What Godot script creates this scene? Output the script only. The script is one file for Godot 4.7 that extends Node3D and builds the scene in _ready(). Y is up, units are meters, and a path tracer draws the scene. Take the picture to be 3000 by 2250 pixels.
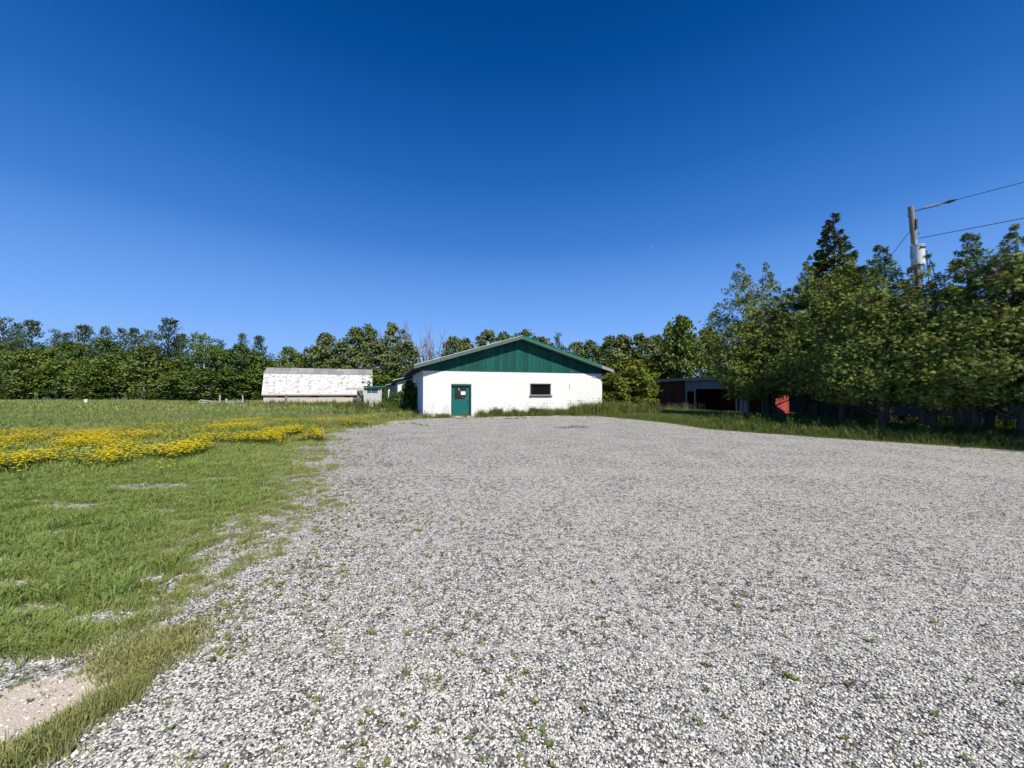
extends Node3D
# A gravel lot in front of a low white block building, meadow and woods to the left, cedars and sheds to the right.
# Units are metres, y is up; in the tables below D is the distance in front of the camera (z = -D).

const EXPOSURE := 1.2
var taken := {}
var M := {}
var rng := RandomNumberGenerator.new()
var patch_noise := FastNoiseLite.new()
var fine_noise := FastNoiseLite.new()

class MB:
	var v := PackedVector3Array()
	var n := PackedVector3Array()
	var c := PackedColorArray()
	var col := Color(1, 1, 1)
	func tri(a: Vector3, b: Vector3, d: Vector3) -> void:
		var nn := (d - a).cross(b - a).normalized()
		v.push_back(a); v.push_back(b); v.push_back(d)
		n.push_back(nn); n.push_back(nn); n.push_back(nn)
		c.push_back(col); c.push_back(col); c.push_back(col)
	func quad(a: Vector3, b: Vector3, d: Vector3, e: Vector3) -> void:
		tri(a, b, d)
		tri(a, d, e)
	func box(at: Vector3, size: Vector3, turn := Basis.IDENTITY) -> void:
		var h := size * 0.5
		for k in 3:
			for s: float in [-1.0, 1.0]:
				var w := Vector3.ZERO
				w[k] = s * h[k]
				var u := Vector3.ZERO
				u[(k + 1) % 3] = s * h[(k + 1) % 3]
				var t := Vector3.ZERO
				t[(k + 2) % 3] = h[(k + 2) % 3]
				quad(at + turn * (w - u - t), at + turn * (w - u + t), at + turn * (w + u + t), at + turn * (w + u - t))
	func prism(p: PackedVector2Array, z0: float, z1: float) -> void:
		# a convex outline in x, y, anticlockwise, drawn out along z from z0 (back) to z1 (front)
		var m := p.size()
		for i in m:
			var a := p[i]
			var b := p[(i + 1) % m]
			quad(Vector3(a.x, a.y, z1), Vector3(a.x, a.y, z0), Vector3(b.x, b.y, z0), Vector3(b.x, b.y, z1))
		for i in range(1, m - 1):
			tri(Vector3(p[0].x, p[0].y, z1), Vector3(p[i + 1].x, p[i + 1].y, z1), Vector3(p[i].x, p[i].y, z1))
			tri(Vector3(p[0].x, p[0].y, z0), Vector3(p[i].x, p[i].y, z0), Vector3(p[i + 1].x, p[i + 1].y, z0))
	func beam(a: Vector3, b: Vector3, w: float, h: float) -> void:
		var d := b - a
		var z := d.normalized()
		var up := Vector3.UP if absf(z.y) < 0.95 else Vector3.RIGHT
		var x := up.cross(z).normalized()
		box((a + b) * 0.5, Vector3(w, h, d.length()), Basis(x, z.cross(x), z))
	func tube(pts: PackedVector3Array, radii: PackedFloat32Array, sides := 8, capped := true) -> void:
		var rings: Array[PackedVector3Array] = []
		var outs: Array[PackedVector3Array] = []
		for i in pts.size():
			var d := (pts[mini(i + 1, pts.size() - 1)] - pts[maxi(i - 1, 0)]).normalized()
			var x := d.cross(Vector3(0.31, 0.2, 0.93)).normalized()
			var y := d.cross(x).normalized()
			var ring := PackedVector3Array()
			var out := PackedVector3Array()
			for k in sides:
				var o := x * cos(TAU * k / sides) + y * sin(TAU * k / sides)
				ring.push_back(pts[i] + o * radii[i])
				out.push_back(o)
			rings.push_back(ring)
			outs.push_back(out)
		for i in pts.size() - 1:
			for k in sides:
				var q := (k + 1) % sides
				for t: Array in [[i, k], [i + 1, q], [i, q], [i, k], [i + 1, k], [i + 1, q]]:
					v.push_back(rings[t[0]][t[1]])
					n.push_back(outs[t[0]][t[1]])
					c.push_back(col)
		if capped:
			for k in range(1, sides - 1):
				var last := rings[rings.size() - 1]
				tri(last[0], last[k + 1], last[k])
				tri(rings[0][0], rings[0][k], rings[0][k + 1])
	func mesh() -> ArrayMesh:
		var a := []
		a.resize(Mesh.ARRAY_MAX)
		a[Mesh.ARRAY_VERTEX] = v
		a[Mesh.ARRAY_NORMAL] = n
		a[Mesh.ARRAY_COLOR] = c
		var m := ArrayMesh.new()
		m.add_surface_from_arrays(Mesh.PRIMITIVE_TRIANGLES, a)
		return m

class Scatter:
	var b := PackedFloat32Array()
	var count := 0
	func put(t: Basis, o: Vector3, c: Color) -> void:
		b.append_array(PackedFloat32Array([t.x.x, t.y.x, t.z.x, o.x, t.x.y, t.y.y, t.z.y, o.y, t.x.z, t.y.z, t.z.z, o.z, c.r, c.g, c.b, 1.0]))
		count += 1

# ---------------------------------------------------------------- helpers

func W(x: float, d: float, h := 0.0) -> Vector3:
	return Vector3(x, h, -d)

func numbered(called: String) -> String:
	if not taken.has(called):
		taken[called] = 0
		return called
	taken[called] += 1
	return "%s_%03d" % [called, taken[called]]

func sibling(parent: Node, called: String) -> String:
	var k: int = parent.get_meta("n_" + called) if parent.has_meta("n_" + called) else 0
	parent.set_meta("n_" + called, k + 1)
	return called if k == 0 else "%s_%03d" % [called, k]

func clean(o: Node) -> void:
	for m in o.get_meta_list():
		if str(m).begins_with("n_"):
			o.remove_meta(m)
	for k in o.get_children():
		clean(k)

func tag(o: Node, label: String, category: String, group := "", kind := "") -> void:
	if label:
		o.set_meta("label", label)
	if category:
		o.set_meta("category", category)
	if group:
		o.set_meta("group", group)
	if kind:
		o.set_meta("kind", kind)

func thing(called: String, label: String, category: String, at: Vector3, turn := 0.0, group := "") -> Node3D:
	var o := Node3D.new()
	o.name = numbered(called)
	add_child(o)
	o.position = at
	o.rotation.y = turn
	tag(o, label, category, group)
	return o

func part(called: String, shape: Mesh, mat: Material, parent: Node, at := Vector3.ZERO, label := "") -> MeshInstance3D:
	var o := MeshInstance3D.new()
	o.mesh = shape
	o.material_override = mat
	o.name = sibling(parent, called)
	parent.add_child(o, true)
	o.position = at
	if label:
		o.set_meta("label", label)
	return o

func top(called: String, shape: Mesh, mat: Material, at: Vector3, label: String, category: String, group := "", kind := "") -> MeshInstance3D:
	var o := MeshInstance3D.new()
	o.mesh = shape
	o.material_override = mat
	o.name = numbered(called)
	add_child(o)
	o.position = at
	tag(o, label, category, group, kind)
	return o

func scattered(called: String, s: Scatter, shape: Mesh, mat: Material, label: String, category: String) -> void:
	var mm := MultiMesh.new()
	mm.transform_format = MultiMesh.TRANSFORM_3D
	mm.use_colors = true
	mm.mesh = shape
	mm.instance_count = s.count
	mm.buffer = s.b
	var o := MultiMeshInstance3D.new()
	o.multimesh = mm
	o.material_override = mat
	o.name = numbered(called)
	add_child(o)
	tag(o, label, category, "", "stuff")

var boxes := {}
func boxed(x: float, y: float, z: float) -> BoxMesh:
	var key := "%.3f %.3f %.3f" % [x, y, z]
	if not boxes.has(key):
		var b := BoxMesh.new()
		b.size = Vector3(x, y, z)
		boxes[key] = b
	return boxes[key]

# ---------------------------------------------------------------- materials

func srgb(r: float, g: float, b: float) -> Color:
	return Color(r, g, b).linear_to_srgb()

func mat(r: float, g: float, b: float, rough := 0.85, metal := 0.0) -> StandardMaterial3D:
	var m := StandardMaterial3D.new()
	m.albedo_color = srgb(r, g, b)
	m.roughness = rough
	m.metallic = metal
	m.metallic_specular = 0.35
	return m

func ramp(stops: Array) -> PackedByteArray:
	# [[place, r, g, b (linear)], ...] as 256 sRGB colours
	var out := PackedByteArray()
	out.resize(768)
	for i in 256:
		var t := i / 255.0
		var k := 0
		while k < stops.size() - 2 and t > stops[k + 1][0]:
			k += 1
		var a: Array = stops[k]
		var b: Array = stops[k + 1]
		var w := clampf((t - a[0]) / maxf(b[0] - a[0], 1e-5), 0.0, 1.0)
		var col := srgb(lerpf(a[1], b[1], w), lerpf(a[2], b[2], w), lerpf(a[3], b[3], w))
		out[i * 3] = int(col.r * 255)
		out[i * 3 + 1] = int(col.g * 255)
		out[i * 3 + 2] = int(col.b * 255)
	return out

func grey_noise(seed_: int, freq: float, size := 512, octaves := 4, type := FastNoiseLite.TYPE_SIMPLEX_SMOOTH, cell := FastNoiseLite.RETURN_CELL_VALUE) -> Image:
	var f := FastNoiseLite.new()
	f.seed = seed_
	f.frequency = freq
	f.noise_type = type
	f.cellular_return_type = cell
	f.cellular_jitter = 0.95
	f.fractal_type = FastNoiseLite.FRACTAL_FBM if octaves > 1 else FastNoiseLite.FRACTAL_NONE
	f.fractal_octaves = octaves
	f.fractal_gain = 0.6
	var im := f.get_seamless_image(size, size, false, false, 0.12)
	im.convert(Image.FORMAT_L8)
	return im

func coloured(grey: Image, stops: Array) -> ImageTexture:
	var lut := ramp(stops)
	var src := grey.get_data()
	var out := PackedByteArray()
	out.resize(src.size() * 3)
	for i in src.size():
		var k := src[i] * 3
		out[i * 3] = lut[k]
		out[i * 3 + 1] = lut[k + 1]
		out[i * 3 + 2] = lut[k + 2]
	var im := Image.create_from_data(grey.get_width(), grey.get_height(), false, Image.FORMAT_RGB8, out)
	im.generate_mipmaps()
	return ImageTexture.create_from_image(im)

func textured(tex: Texture2D, scale_: Vector3, rough := 0.9, world := true) -> StandardMaterial3D:
	var m := StandardMaterial3D.new()
	m.albedo_texture = tex
	m.uv1_triplanar = true
	m.uv1_world_triplanar = world
	m.uv1_scale = scale_
	m.roughness = rough
	m.metallic_specular = 0.3
	return m

func relief(m: StandardMaterial3D, grey: Image, strength: float) -> void:
	var im := grey.duplicate() as Image
	im.convert(Image.FORMAT_RGBA8)
	im.bump_map_to_normal_map(strength)
	m.normal_enabled = true
	m.normal_texture = ImageTexture.create_from_image(im)

func leafy(thin: float) -> StandardMaterial3D:
	var m := StandardMaterial3D.new()
	m.albedo_color = Color.WHITE
	m.vertex_color_use_as_albedo = true
	m.roughness = 0.65
	m.metallic_specular = 0.3
	m.cull_mode = BaseMaterial3D.CULL_DISABLED
	m.backlight_enabled = true
	m.backlight = Color(thin, thin, thin * 0.6)
	return m

# tar showing between the stones in specks and hand sized patches
func lot_mottle() -> Image:
	var f := FastNoiseLite.new()
	f.seed = 21
	f.frequency = 0.055
	f.noise_type = FastNoiseLite.TYPE_SIMPLEX
	f.fractal_type = FastNoiseLite.FRACTAL_FBM
	f.fractal_octaves = 4
	f.fractal_gain = 0.95
	var im := f.get_seamless_image(2048, 2048, false, false, 0.1)
	im.convert(Image.FORMAT_L8)
	# worn and grimy areas some metres wide shift how much tar shows
	var wide := grey_noise(23, 0.006, 2048, 4).get_data()
	var data := im.get_data()
	for i in data.size():
		data[i] = clampi(data[i] + (wide[i] - 120) / 5, 0, 255)
	return Image.create_from_data(2048, 2048, false, Image.FORMAT_L8, data)

func make_materials() -> void:
	# pavement: rounded stones worn out of old asphalt
	var cells := grey_noise(11, 0.083, 2048, 1, FastNoiseLite.TYPE_CELLULAR, FastNoiseLite.RETURN_CELL_VALUE)
	var gaps := grey_noise(11, 0.083, 2048, 1, FastNoiseLite.TYPE_CELLULAR, FastNoiseLite.RETURN_DISTANCE2_SUB)
	var pal := PackedByteArray()
	var pr := RandomNumberGenerator.new()
	pr.seed = 5
	for i in 256:
		var s := pebble(pr).linear_to_srgb()
		pal.append_array(PackedByteArray([int(s.r * 255), int(s.g * 255), int(s.b * 255)]))
	var bind := srgb(0.17, 0.17, 0.165)
	var bb := [int(bind.r * 255), int(bind.g * 255), int(bind.b * 255)]
	var cd := cells.get_data()
	var gd := gaps.get_data()
	var out := PackedByteArray()
	out.resize(cd.size() * 3)
	for i in cd.size():
		var k := cd[i] * 3
		var w := gd[i]
		var j := i * 3
		if w > 18:
			out[j] = pal[k]; out[j + 1] = pal[k + 1]; out[j + 2] = pal[k + 2]
		else:
			out[j] = bb[0]; out[j + 1] = bb[1]; out[j + 2] = bb[2]
	var im := Image.create_from_data(2048, 2048, false, Image.FORMAT_RGB8, out)
	im.generate_mipmaps()
	var pave := textured(ImageTexture.create_from_image(im), Vector3.ONE / 1.7, 0.88)
	relief(pave, gaps, 3.0)
	pave.detail_enabled = true
	pave.detail_blend_mode = BaseMaterial3D.BLEND_MODE_MUL
	pave.detail_uv_layer = BaseMaterial3D.DETAIL_UV_2
	pave.detail_albedo = coloured(lot_mottle(), [[0.0, 0.15, 0.15, 0.15], [0.3, 0.33, 0.33, 0.33], [0.45, 0.88, 0.88, 0.87], [0.52, 1.0, 1.0, 1.0], [1.0, 1.0, 1.0, 1.0]])
	pave.uv2_triplanar = true
	pave.uv2_world_triplanar = true
	pave.uv2_scale = Vector3.ONE / 17.3
	M.pavement = pave
	M.sand = textured(coloured(grey_noise(31, 0.09, 512, 4), [[0.0, 0.3, 0.25, 0.2], [0.45, 0.52, 0.45, 0.38], [0.7, 0.6, 0.53, 0.46], [1.0, 0.7, 0.64, 0.58]]), Vector3.ONE / 0.6)
	relief(M.sand, grey_noise(31, 0.09, 512, 4), 3.0)
	M.ground = textured(coloured(grey_noise(41, 0.03, 512, 5), [[0.0, 0.03, 0.035, 0.012], [0.45, 0.06, 0.08, 0.025], [0.7, 0.09, 0.1, 0.04], [1.0, 0.14, 0.12, 0.07]]), Vector3.ONE / 3.1)
	M.stone = leafy(0.0)
	M.stone.backlight_enabled = false
	M.stone.roughness = 0.8
	M.slab = textured(coloured(grey_noise(51, 0.05, 512, 4), [[0.0, 0.2, 0.18, 0.16], [0.5, 0.42, 0.38, 0.34], [1.0, 0.55, 0.5, 0.46]]), Vector3.ONE / 0.9)
	# buildings
	var wn := grey_noise(61, 0.03, 512, 5)
	for k in 3:
		var b := 0.8 - 0.02 * k
		M["white%d" % k] = textured(coloured(wn, [[0.0, b * 0.8, b * 0.8, b * 0.8], [0.25, b * 0.94, b * 0.95, b * 0.95], [0.5, b, b, b], [1.0, b, b, b]]), Vector3.ONE / (1.7 + 0.3 * k))
	M.joint = mat(0.64, 0.64, 0.62)
	var gn := grey_noise(71, 0.02, 512, 5)
	for k in 3:
		var q := 1.0 + 0.16 * (k - 1)
		M["green%d" % k] = textured(coloured(gn, [[0.0, 0.003 * q, 0.045 * q, 0.036 * q], [0.5, 0.008 * q, 0.086 * q, 0.07 * q], [0.8, 0.014 * q, 0.112 * q, 0.092 * q], [1.0, 0.1, 0.2, 0.17]]), Vector3(1.7, 0.35, 1.7), 0.6)
	M.door = textured(coloured(gn, [[0.0, 0.006, 0.075, 0.065], [0.6, 0.014, 0.13, 0.12], [0.85, 0.03, 0.17, 0.17], [1.0, 0.1, 0.22, 0.22]]), Vector3.ONE * 0.8, 0.45)
	M.green_trim = mat(0.008, 0.07, 0.055, 0.55)
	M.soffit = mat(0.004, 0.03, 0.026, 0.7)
	# rake boards: green paint worn off to grey wood
	M.fascia_worn = textured(coloured(grey_noise(81, 0.035, 512, 5), [[0.0, 0.02, 0.1, 0.08], [0.42, 0.03, 0.11, 0.09], [0.5, 0.13, 0.16, 0.15], [1.0, 0.24, 0.25, 0.235]]), Vector3(0.35, 1.4, 1.0), 0.85)
	M.fascia_green = textured(coloured(grey_noise(82, 0.035, 512, 5), [[0.0, 0.01, 0.11, 0.085], [0.6, 0.018, 0.15, 0.12], [0.7, 0.1, 0.19, 0.16], [1.0, 0.25, 0.28, 0.26]]), Vector3(0.35, 1.4, 1.0), 0.75)
	M.drip = mat(0.62, 0.63, 0.6, 0.45)
	M.shingle = textured(coloured(grey_noise(83, 0.06, 512, 4), [[0.0, 0.05, 0.06, 0.05], [0.5, 0.1, 0.11, 0.1], [1.0, 0.2, 0.2, 0.19]]), Vector3.ONE / 1.3)
	M.glass = mat(0.02, 0.022, 0.025, 0.04)
	M.glass.transparency = BaseMaterial3D.TRANSPARENCY_ALPHA
	M.glass.albedo_color.a = 0.35
	M.glass.metallic_specular = 0.5
	M.teal_glass = mat(0.05, 0.13, 0.15, 0.12)
	M.dark_frame = mat(0.06, 0.065, 0.065, 0.6)
	M.grey_trim = mat(0.3, 0.31, 0.31, 0.7)
	M.inside = mat(0.08, 0.078, 0.075, 0.95)
	M.paper = mat(0.8, 0.8, 0.78)
	M.print = mat(0.4, 0.4, 0.4)
	M.brass = mat(0.6, 0.58, 0.5, 0.3, 0.9)
	M.cream = mat(0.62, 0.57, 0.48)
	M.rust = mat(0.16, 0.13, 0.11)
	# barn: white paint flaking off sheet panels
	var bn := grey_noise(91, 0.012, 512, 7)
	for k in 3:
		M["barn%d" % k] = textured(coloured(bn, [[0.0, 0.12, 0.12, 0.12], [0.28, 0.3, 0.3, 0.3], [0.36, 0.56, 0.56, 0.56], [0.5, 0.68, 0.68, 0.68], [1.0, 0.75, 0.75, 0.75]]), Vector3(0.2 + 0.05 * k, 0.5 - 0.1 * k, 0.25), 0.8)
		M["tin%d" % k] = textured(coloured(grey_noise(94 + k, 0.03, 256, 4), [[0.0, 0.2 - 0.03 * k, 0.2 - 0.035 * k, 0.2 - 0.03 * k], [0.6, 0.32 - 0.04 * k, 0.34 - 0.045 * k, 0.35 - 0.045 * k], [1.0, 0.42, 0.43, 0.43]]), Vector3.ONE * 0.5, 0.55)
	M.pink_block = textured(coloured(grey_noise(99, 0.04, 512, 4), [[0.0, 0.4, 0.34, 0.29], [0.5, 0.57, 0.5, 0.44], [1.0, 0.66, 0.6, 0.54]]), Vector3.ONE * 0.6)
	var wd := grey_noise(101, 0.03, 512, 5)
	M.old_wood = textured(coloured(wd, [[0.0, 0.07, 0.065, 0.06], [0.5, 0.2, 0.195, 0.185], [1.0, 0.36, 0.35, 0.33]]), Vector3(3.0, 0.3, 3.0))
	M.pale_wood = textured(coloured(wd, [[0.0, 0.2, 0.19, 0.18], [0.5, 0.42, 0.41, 0.4], [1.0, 0.6, 0.6, 0.58]]), Vector3(3.0, 0.4, 3.0))
	M.shed_white = textured(coloured(wd, [[0.0, 0.25, 0.25, 0.25], [0.4, 0.5, 0.51, 0.52], [1.0, 0.62, 0.63, 0.64]]), Vector3(1.5, 0.3, 1.5))
	for k in 3:
		var r := 1.0 + 0.15 * (k - 1)
		M["red%d" % k] = textured(coloured(wd, [[0.0, 0.2 * r, 0.035 * r, 0.03 * r], [0.5, 0.36 * r, 0.062 * r, 0.055 * r], [1.0, 0.46 * r, 0.11 * r, 0.1 * r]]), Vector3(2.0, 0.3, 2.0))
		M["blue%d" % k] = mat(0.06 * r, 0.085 * r, 0.13 * r, 0.6)
	for k in 3:
		M["maroon%d" % k] = mat(0.1 - 0.02 * k, 0.028, 0.028 - 0.003 * k, 0.8)
	M.header = mat(0.17, 0.22, 0.28, 0.6)
	M.white_metal = mat(0.74, 0.75, 0.76, 0.4)
	M.pole = textured(coloured(wd, [[0.0, 0.1, 0.085, 0.07], [0.5, 0.25, 0.225, 0.19], [1.0, 0.4, 0.37, 0.32]]), Vector3(5.0, 0.4, 5.0))
	M.tank = mat(0.66, 0.69, 0.7, 0.35)
	M.steel = mat(0.1, 0.1, 0.105, 0.5, 0.6)
	M.porcelain = mat(0.45, 0.45, 0.46, 0.2)
	M.wire = mat(0.025, 0.025, 0.027, 0.6)
	# plants
	M.bark = textured(coloured(wd, [[0.0, 0.025, 0.022, 0.02], [0.5, 0.07, 0.06, 0.05], [1.0, 0.15, 0.135, 0.12]]), Vector3(2.5, 0.8, 2.5))
	M.grey_bark = textured(coloured(wd, [[0.0, 0.12, 0.115, 0.11], [0.5, 0.26, 0.25, 0.24], [1.0, 0.42, 0.41, 0.4]]), Vector3(2.5, 0.8, 2.5))
	M.leaf = leafy(0.5)
	M.needle = leafy(0.12)
	M.cedar = leafy(0.2)
	M.grass = leafy(0.5)
	M.petal = leafy(0.4)
	M.moon = mat(0.03, 0.03, 0.03)
	M.moon.emission_enabled = true
	M.moon.emission = srgb(0.27, 0.47, 1.0)
	M.moon.emission_energy_multiplier = 0.38

func pebble(r: RandomNumberGenerator) -> Color:
	var t := r.randf()
	var s := r.randf_range(0.88, 1.12)
	if t < 0.36:
		return Color(0.77 * s, 0.76 * s, 0.715 * s)
	if t < 0.58:
		return Color(0.62 * s, 0.595 * s, 0.53 * s)
	if t < 0.74:
		return Color(0.36 * s, 0.36 * s, 0.36 * s)
	if t < 0.9:
		return Color(0.14 * s, 0.15 * s, 0.165 * s)
	if t < 0.925:
		return Color(0.4 * s, 0.29 * s, 0.22 * s)
	return Color(0.055 * s, 0.06 * s, 0.07 * s)

# ---------------------------------------------------------------- plants

func away(r: RandomNumberGenerator) -> Vector3:
	var z := r.randf_range(-1.0, 1.0)
	var a := r.randf() * TAU
	var q := sqrt(1.0 - z * z)
	return Vector3(q * cos(a), z, q * sin(a))

func kite(mb: MB, p: Vector3, dir: Vector3, side: Vector3, long: float, wide: float) -> void:
	mb.quad(p, p + dir * long * 0.45 - side * wide, p + dir * long, p + dir * long * 0.45 + side * wide)

func tint(base: Color, r: RandomNumberGenerator, amount: float) -> Color:
	var s := 1.0 + r.randf_range(-amount, amount)
	return Color(base.r * s * (1.0 + r.randf_range(-0.1, 0.1)), base.g * s, base.b * s * (1.0 + r.randf_range(-0.2, 0.2)))

# leafy crown 10 m high and 3 m in radius, low = height of the lowest leaves as a share
func broad_crown(seed_: int, clumps: int, leaves: int, size: float, low: float, base: Color, hang := 0.0, ragged := 0.25) -> ArrayMesh:
	var r := RandomNumberGenerator.new()
	r.seed = seed_
	var mb := MB.new()
	var lobes := []
	for k in 5:
		lobes.push_back([r.randf() * TAU, r.randf_range(0.3, 0.95), r.randf_range(0.15, 0.4)])
	for k in clumps:
		var t := low + (1.0 - low) * pow(r.randf(), 0.85)
		var a := r.randf() * TAU
		var s := (t - low) / (1.0 - low)
		var wide := 3.0 * pow(maxf(sin(PI * (0.12 + 0.86 * s)), 0.0), 0.6) * r.randf_range(1.0 - ragged, 1.0 + ragged * 0.6)
		for l: Array in lobes:
			wide *= 1.0 + l[2] * maxf(0.0, cos(a - l[0])) * maxf(0.0, 1.0 - absf(t - l[1]) * 4.0) - 0.04
		var d := wide * pow(r.randf(), 0.4)
		var cc := Vector3(cos(a) * d, t * 10.0 - 0.35, sin(a) * d)
		var cr := r.randf_range(0.45, 0.95) * (0.65 if s > 0.85 else 1.0)
		mb.col = tint(base, r, 0.28)
		var clump_col := mb.col
		for j in leaves:
			var o := away(r)
			if o.y < -0.4:
				o.y *= 0.4
			var p := cc + Vector3(o.x, o.y * 0.75, o.z) * cr * pow(r.randf(), 0.33)
			if p.y < 0.05:
				continue
			var dir := (away(r) + o * 0.5 + Vector3(0, -hang, 0)).normalized()
			var side := dir.cross((away(r) * 0.7 + o * 0.6 + Vector3.UP * 0.6).normalized()).normalized()
			mb.col = tint(clump_col, r, 0.1)
			var z := size * r.randf_range(0.7, 1.3)
			kite(mb, p, dir, side, z, z * (0.16 if hang > 0.5 else 0.34))
	return mb.mesh()

func pine_crown(seed_: int, base: Color) -> ArrayMesh:
	var r := RandomNumberGenerator.new()
	r.seed = seed_
	var mb := MB.new()
	var t := 0.2
	while t < 1.0:
		var s := (t - 0.2) / 0.8
		var reach := 3.0 * pow(1.0 - s, 0.75) + 0.35
		for k in r.randi_range(3, 5):
			var a := r.randf() * TAU
			var out := Vector3(cos(a), r.randf_range(0.05, 0.3) + s * 0.5, sin(a)).normalized()
			var lng := reach * r.randf_range(0.4, 1.35)
			var n_c := maxi(2, int(lng / 0.4))
			for q in n_c:
				var u := 0.3 + 0.7 * (q + 0.5) / n_c
				var sidew := Vector3(-out.z, 0, out.x).normalized() * r.randf_range(-0.35, 0.35) * lng * 0.5 * (1.2 - u)
				var cc := Vector3(0, t * 10.0, 0) + out * lng * u + sidew + Vector3(0, u * u * 0.2, 0)
				mb.col = tint(base, r, 0.25)
				var cl := mb.col
				for j in 16:
					var o := away(r)
					var p := cc + Vector3(o.x * 0.42, o.y * 0.16, o.z * 0.42)
					var dir := (o + out * 0.7 + Vector3(0, 0.5, 0)).normalized()
					mb.col = tint(cl, r, 0.1)
					kite(mb, p, dir, dir.cross(away(r)).normalized(), r.randf_range(0.25, 0.42), 0.06)
		t += r.randf_range(0.035, 0.06)
	return mb.mesh()

# flat fan of scale leaves, as an arbor vitae carries them
func fan(mb: MB, r: RandomNumberGenerator, p: Vector3, dir: Vector3, side: Vector3, long: float) -> void:
	for k in 5:
		var a := (k - 2) * 0.42 + r.randf_range(-0.12, 0.12)
		var d := dir * cos(a) + side * sin(a)
		var s := side * cos(a) - dir * sin(a)
		var l := long * (1.0 - 0.13 * absf(k - 2)) * r.randf_range(0.8, 1.15)
		kite(mb, p + d * l * 0.08, d, s, l, l * 0.1)

# cedar 8 m high and 2.4 m in radius
func cedar_crown(seed_: int, boughs: int, fans: int, base: Color, low: float, pointed: float, spare := 0.0) -> ArrayMesh:
	var r := RandomNumberGenerator.new()
	r.seed = seed_
	var mb := MB.new()
	var tips := [[Vector3.ZERO, 1.0]]
	for k in 3:
		var ta := r.randf() * TAU
		tips.push_back([Vector3(cos(ta), 0, sin(ta)) * r.randf_range(0.5, 1.3), r.randf_range(0.6, 0.9)])
	for k in boughs:
		var tip: Array = tips[0] if r.randf() < 0.5 else tips[r.randi_range(1, 3)]
		var s := 1.0 - pow(r.randf(), 0.66)
		var t: float = low + (tip[1] - low) * s
		var a := r.randf() * TAU
		var reach := 2.4 * (1.0 if tip[1] == 1.0 else 0.6) * minf(1.0, 1.45 * pow(1.0 - s, pointed) + 0.03) * (0.55 + 0.45 * minf(1.0, s * 5.0 + 0.35)) * r.randf_range(0.7, 1.18)
		var rise := r.randf_range(-0.1, 0.35) + 0.5 * s
		var out := Vector3(cos(a), rise, sin(a)).normalized()
		var root: Vector3 = tip[0] + Vector3(0, t * 8.0 - reach * rise * 0.7, 0)
		if s < 0.06 and r.randf() < spare:
			continue
		var bc := tint(base, r, 0.22)
		if r.randf() < 0.008:
			bc = Color(0.18, 0.14, 0.045)
		for j in fans:
			var u := 0.3 + 0.7 * sqrt(r.randf())
			var o := away(r)
			var p := root + out * reach * u + Vector3(o.x, o.y * 0.8, o.z) * (0.07 + 0.22 * (1.0 - u) * minf(1.0, reach) + 0.11 * reach)
			if p.y < 0.25:
				continue
			var d := (out * 0.6 + away(r) * 0.8 + Vector3(0, -0.1, 0)).normalized()
			var side := d.cross((out + Vector3.UP * 0.5 + away(r) * 0.6).normalized()).normalized()
			mb.col = tint(bc, r, 0.14)
			fan(mb, r, p, d, side, r.randf_range(0.08, 0.17) * (1.0 if s < 0.85 else 0.75))
	return mb.mesh()

func spruce_crown(seed_: int, base: Color) -> ArrayMesh:
	# 10 m high, 2.2 m in radius: tiers of drooping boughs, the tip thin and greyish
	var r := RandomNumberGenerator.new()
	r.seed = seed_
	var mb := MB.new()
	var y := 1.6
	while y < 9.9:
		var s := (y - 1.6) / 8.4
		var reach := 2.2 * pow(1.0 - s, 0.9) + 0.03
		var k_n := int(5 + 6 * (1.0 - s))
		for k in k_n:
			var a := r.randf() * TAU
			var out := Vector3(cos(a), 0, sin(a))
			var lng := reach * r.randf_range(0.75, 1.12)
			var across := Vector3(-out.z, 0, out.x)
			mb.col = tint(base.lerp(Color(0.15, 0.14, 0.115), clampf((s - 0.72) * 3.0, 0.0, 0.75)), r, 0.22)
			var bc := mb.col
			for j in int(24 + 80 * lng):
				var u := sqrt(r.randf())
				var p := Vector3(0, y, 0) + out * lng * u + across * r.randf_range(-0.45, 0.45) * lng * (1.05 - u) + Vector3(0, -0.22 * lng * u + 0.15 * lng * u * u + r.randf_range(-0.12, 0.06), 0)
				var d := (out * 0.8 + across * r.randf_range(-0.8, 0.8) + Vector3(0, r.randf_range(-0.5, 0.3), 0)).normalized()
				mb.col = tint(bc, r, 0.12)
				kite(mb, p, d, d.cross(away(r)).normalized(), r.randf_range(0.16, 0.32) * (0.45 + 0.55 * minf(1.0, 2.5 * (1.0 - s))), 0.045 * (0.6 + 0.4 * minf(1.0, 2.5 * (1.0 - s))))
		y += r.randf_range(0.17, 0.27)
	return mb.mesh()

func limb(mb: MB, r: RandomNumberGenerator, p: Vector3, dir: Vector3, lng: float, rad: float, depth: int, up := 0.25, thin := 0.42) -> void:
	var pts := PackedVector3Array([p])
	var rr := PackedFloat32Array([rad])
	var d := dir
	var q := p
	for k in 4:
		d = (d + away(r) * 0.16 + Vector3(0, up * 0.25, 0)).normalized()
		q += d * lng / 4.0
		pts.push_back(q)
		rr.push_back(rad * (1.0 - 0.15 * (k + 1)))
	mb.tube(pts, rr, 6 if rad > 0.04 else 4)
	if depth > 0:
		for k in r.randi_range(2, 4):
			var at := pts[r.randi_range(1, 4)] if k > 0 else pts[4]
			var nd := (d + away(r) * 0.85 + Vector3(0, up, 0)).normalized()
			limb(mb, r, at, nd, lng * r.randf_range(0.5, 0.75), rad * thin, depth - 1, up, thin)

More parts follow.
